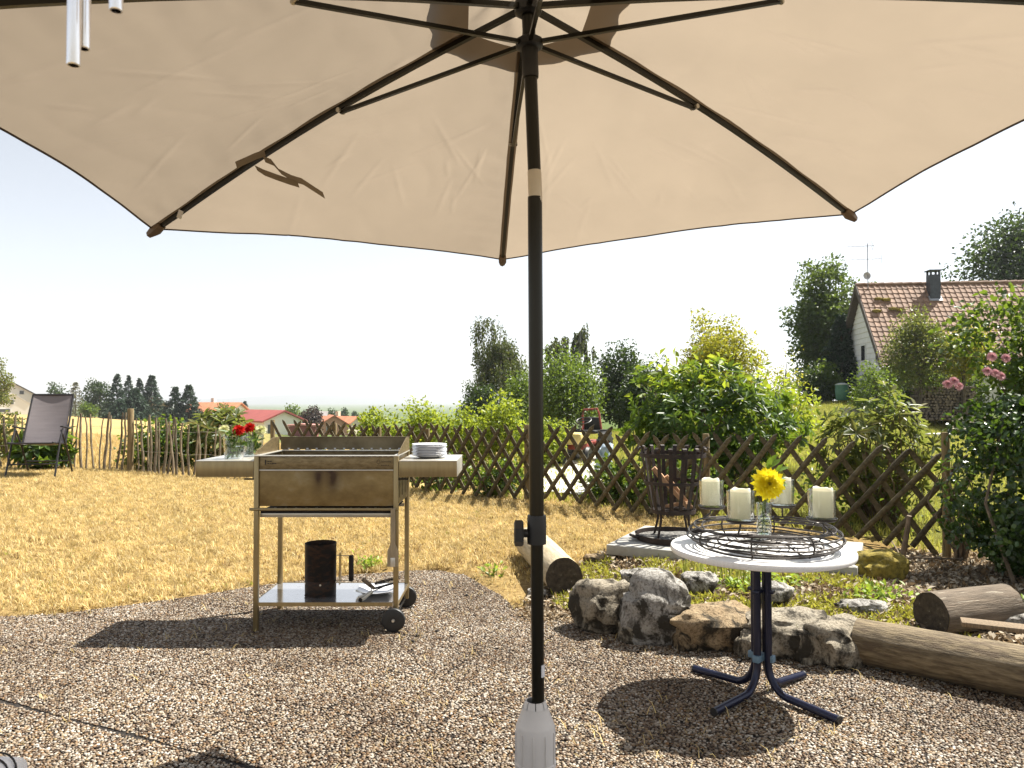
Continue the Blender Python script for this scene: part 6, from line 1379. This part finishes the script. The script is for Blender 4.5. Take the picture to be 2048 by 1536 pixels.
# ================================================================== far village
def house(name, label, px, base_py, d, w, l, hw, hr, rz, mw, mr, wins=(), chim=False, oh=.5):
    q = at(px, base_py, d); h = thing(name, (q.x, d, q.z), label, 'house', rz=rz)
    V = [(-w / 2, 0, -3), (w / 2, 0, -3), (w / 2, 0, hw), (0, 0, hw + hr), (-w / 2, 0, hw)]; V += [(x, l, z) for x, _, z in V]
    b = MB(); b.add(V, [(0, 1, 2, 3, 4), (9, 8, 7, 6, 5), (1, 6, 7, 2), (0, 4, 9, 5)]); b.build('wall', mw, h, smooth=0)
    b = MB()
    for s in (-1, 1):
        x1 = s * (w / 2 + oh); z1 = hw - hr * oh / (w / 2); V = []
        for e in (.03, .22): V += [(0, -oh, hw + hr + e), (x1, -oh, z1 + e), (x1, l + oh, z1 + e), (0, l + oh, hw + hr + e)]
        b.add(V, [(0, 3, 2, 1), (4, 5, 6, 7), (0, 1, 5, 4), (1, 2, 6, 5), (2, 3, 7, 6), (3, 0, 4, 7)])
    rf = b.build('roof', mr, h, smooth=0)
    if chim: MB().box((w * .12, l * .6, hw + hr + .3), (.6, .6, 1.3)).build('chimney', mw, rf)
    for (side, u, z, ww, hh) in wins:
        c = (u, -.03, z) if side == 'f' else ((w / 2 + .03) * (1 if side == 'r' else -1), u, z); dm = (ww, .08, hh) if side == 'f' else (.08, ww, hh)
        o = MB().box(c, dm).build('window', M('frame_white', (.7, .7, .7), .6), h); c2 = (c[0], c[1] - .05, c[2]) if side == 'f' else (c[0] + (.05 if side == 'r' else -.05), c[1], c[2])
        MB().box(c2, (dm[0] * .8 if side == 'f' else .02, .02 if side == 'f' else dm[1] * .8, dm[2] * .8)).build('pane', M('far_pane', (.08, .09, .1), .2), o)
    return h
WHT = M('white_house_render', (.74, .73, .70), .85, var=.04); OLV = M('olive_house_render', (.20, .18, .10), .85, var=.06); DRF = M('dark_far_roof', (.10, .085, .08), .8, var=.2, scale=2); ORF = M('orange_far_roof', (.42, .16, .08), .8, var=.2, scale=1.5); RRF = M('red_barn_roof', (.26, .06, .05), .7, var=.15, scale=1)
house('white_house', 'white house with dark roof at the left edge', 26, 822, 150, 7.6, 9, 3.2, 2.3, R(38), WHT, DRF, (('f', 1.4, 3.7, .9, .9), ('f', -1.4, 3.5, .9, .9), ('f', 1.6, 1.0, 1.0, 1.2)), oh=.7)
house('white_annex', 'low white gabled annex before the white house', 24, 824, 142, 5.6, 4, 1.5, 1.9, R(36), WHT, M('pale_annex_roof', (.6, .58, .56), .8), (('f', 0, 1.9, .6, 1.1), ('f', -1.2, .3, 2.2, .7)), oh=.1)
house('olive_house', 'small olive green house half hidden by spruces', 306, 842, 140, 5.2, 7, 2.9, 1.7, R(58), OLV, DRF, (('f', .2, 2.6, .6, .7), ('f', -.9, 1.2, 1.1, .5)), oh=.6)
house('red_barn', 'white gabled barn with dark red roof beyond the grill', 567, 868, 90, 4.9, 9, 1.6, 1.05, R(44), WHT, RRF, (('f', -1.6, .6, 1.1, 1.4),), oh=.5)
house('red_shed', 'low shed with pinkish red roof right of the barn', 603, 868, 84, 3.0, 2.2, .8, .12, R(5), M('red_shed_wall', (.22, .07, .06), .8), M('pink_shed_roof', (.45, .20, .17), .7), oh=.25)
house('orange_house', 'gabled house with orange roof and pale gable, left of two', 668, 872, 112, 4.2, 6, 1.6, 1.3, R(20), M('pink_render', (.50, .26, .18), .85), ORF, (('f', -.9, 1.0, .5, .8),), oh=.35)
house('orange_house', 'gabled house with orange roof, right of two', 712, 874, 120, 4.4, 7, 1.9, 1.2, R(62), M('cream_render', (.62, .54, .42), .85), ORF, chim=True, oh=.4)
house('long_house', 'long house with orange brown roof beyond the laurel bush', 478, 842, 125, 5, 9, 1.6, 1.3, R(75), WHT, ORF, chim=True, oh=.5)
house('grey_house', 'distant grey roofed house above the orange roofs', 668, 850, 260, 8, 8, 2.5, 2, R(60), WHT, M('grey_far_roof', (.28, .25, .24), .8), oh=.5)
po = at(87, 800, 118); b = MB().tube([(po.x, 118, po.z - 3), (po.x, 118, po.z + .9)], .12, 6).build('utility_pole', DKW, None); tag(b, 'thin wooden utility pole right of the white house', 'pole')

# ================================================================== far hills and the hazy air
V = []; n_ = 90; HD = 6000
for r, k in ((HD - 700, 0), (HD, 1), (HD + 600, .2)):
    for i in range(n_):
        a = R(-75) + R(150) * i / (n_ - 1); px = CX + FPX * math.tan(a) if abs(a) < R(60) else 0
        h = 34 + 38 * mnoise.noise(Vector((i * .09, 3.1, 0))) + 22 * mnoise.noise(Vector((i * .3, 1.1, 0))) + 26 * math.exp(-((math.degrees(a) + 15) / 9) ** 2)
        V.append((r * math.sin(a), r * math.cos(a), -25 + k * max(12, h)))
F = [(j * n_ + i, j * n_ + i + 1, (j + 1) * n_ + i + 1, (j + 1) * n_ + i) for j in range(2) for i in range(n_ - 1)]
b = MB(); b.add(V, F); o = b.build('hills', M('wooded_hills', (.05, .07, .035), .95, scale=.01, var=.3), None, smooth=80); tag(o, 'faint hills on the hazy horizon', kind='structure')

HZ_TOP = max(v[2] for v in V) + 6
m = bpy.data.materials.new('hazy_air'); m.use_nodes = True; n = m.node_tree.nodes; l = m.node_tree.links
n.remove(n['Principled BSDF']); pv = n.new('ShaderNodeVolumePrincipled'); pv.inputs['Color'].default_value = (.92, .95, 1.0, 1); pv.inputs['Density'].default_value = 2.8e-4; pv.inputs['Anisotropy'].default_value = .35
l.new(pv.outputs['Volume'], n['Material Output'].inputs['Volume'])
b = MB(); b.box((0, 0, (HZ_TOP - 34) / 2), (14400, 14400, HZ_TOP + 34)); o = b.build('haze', m, None, smooth=0); tag(o, 'pale summer haze over the far land', kind='stuff')
cy.volume_bounces = 0
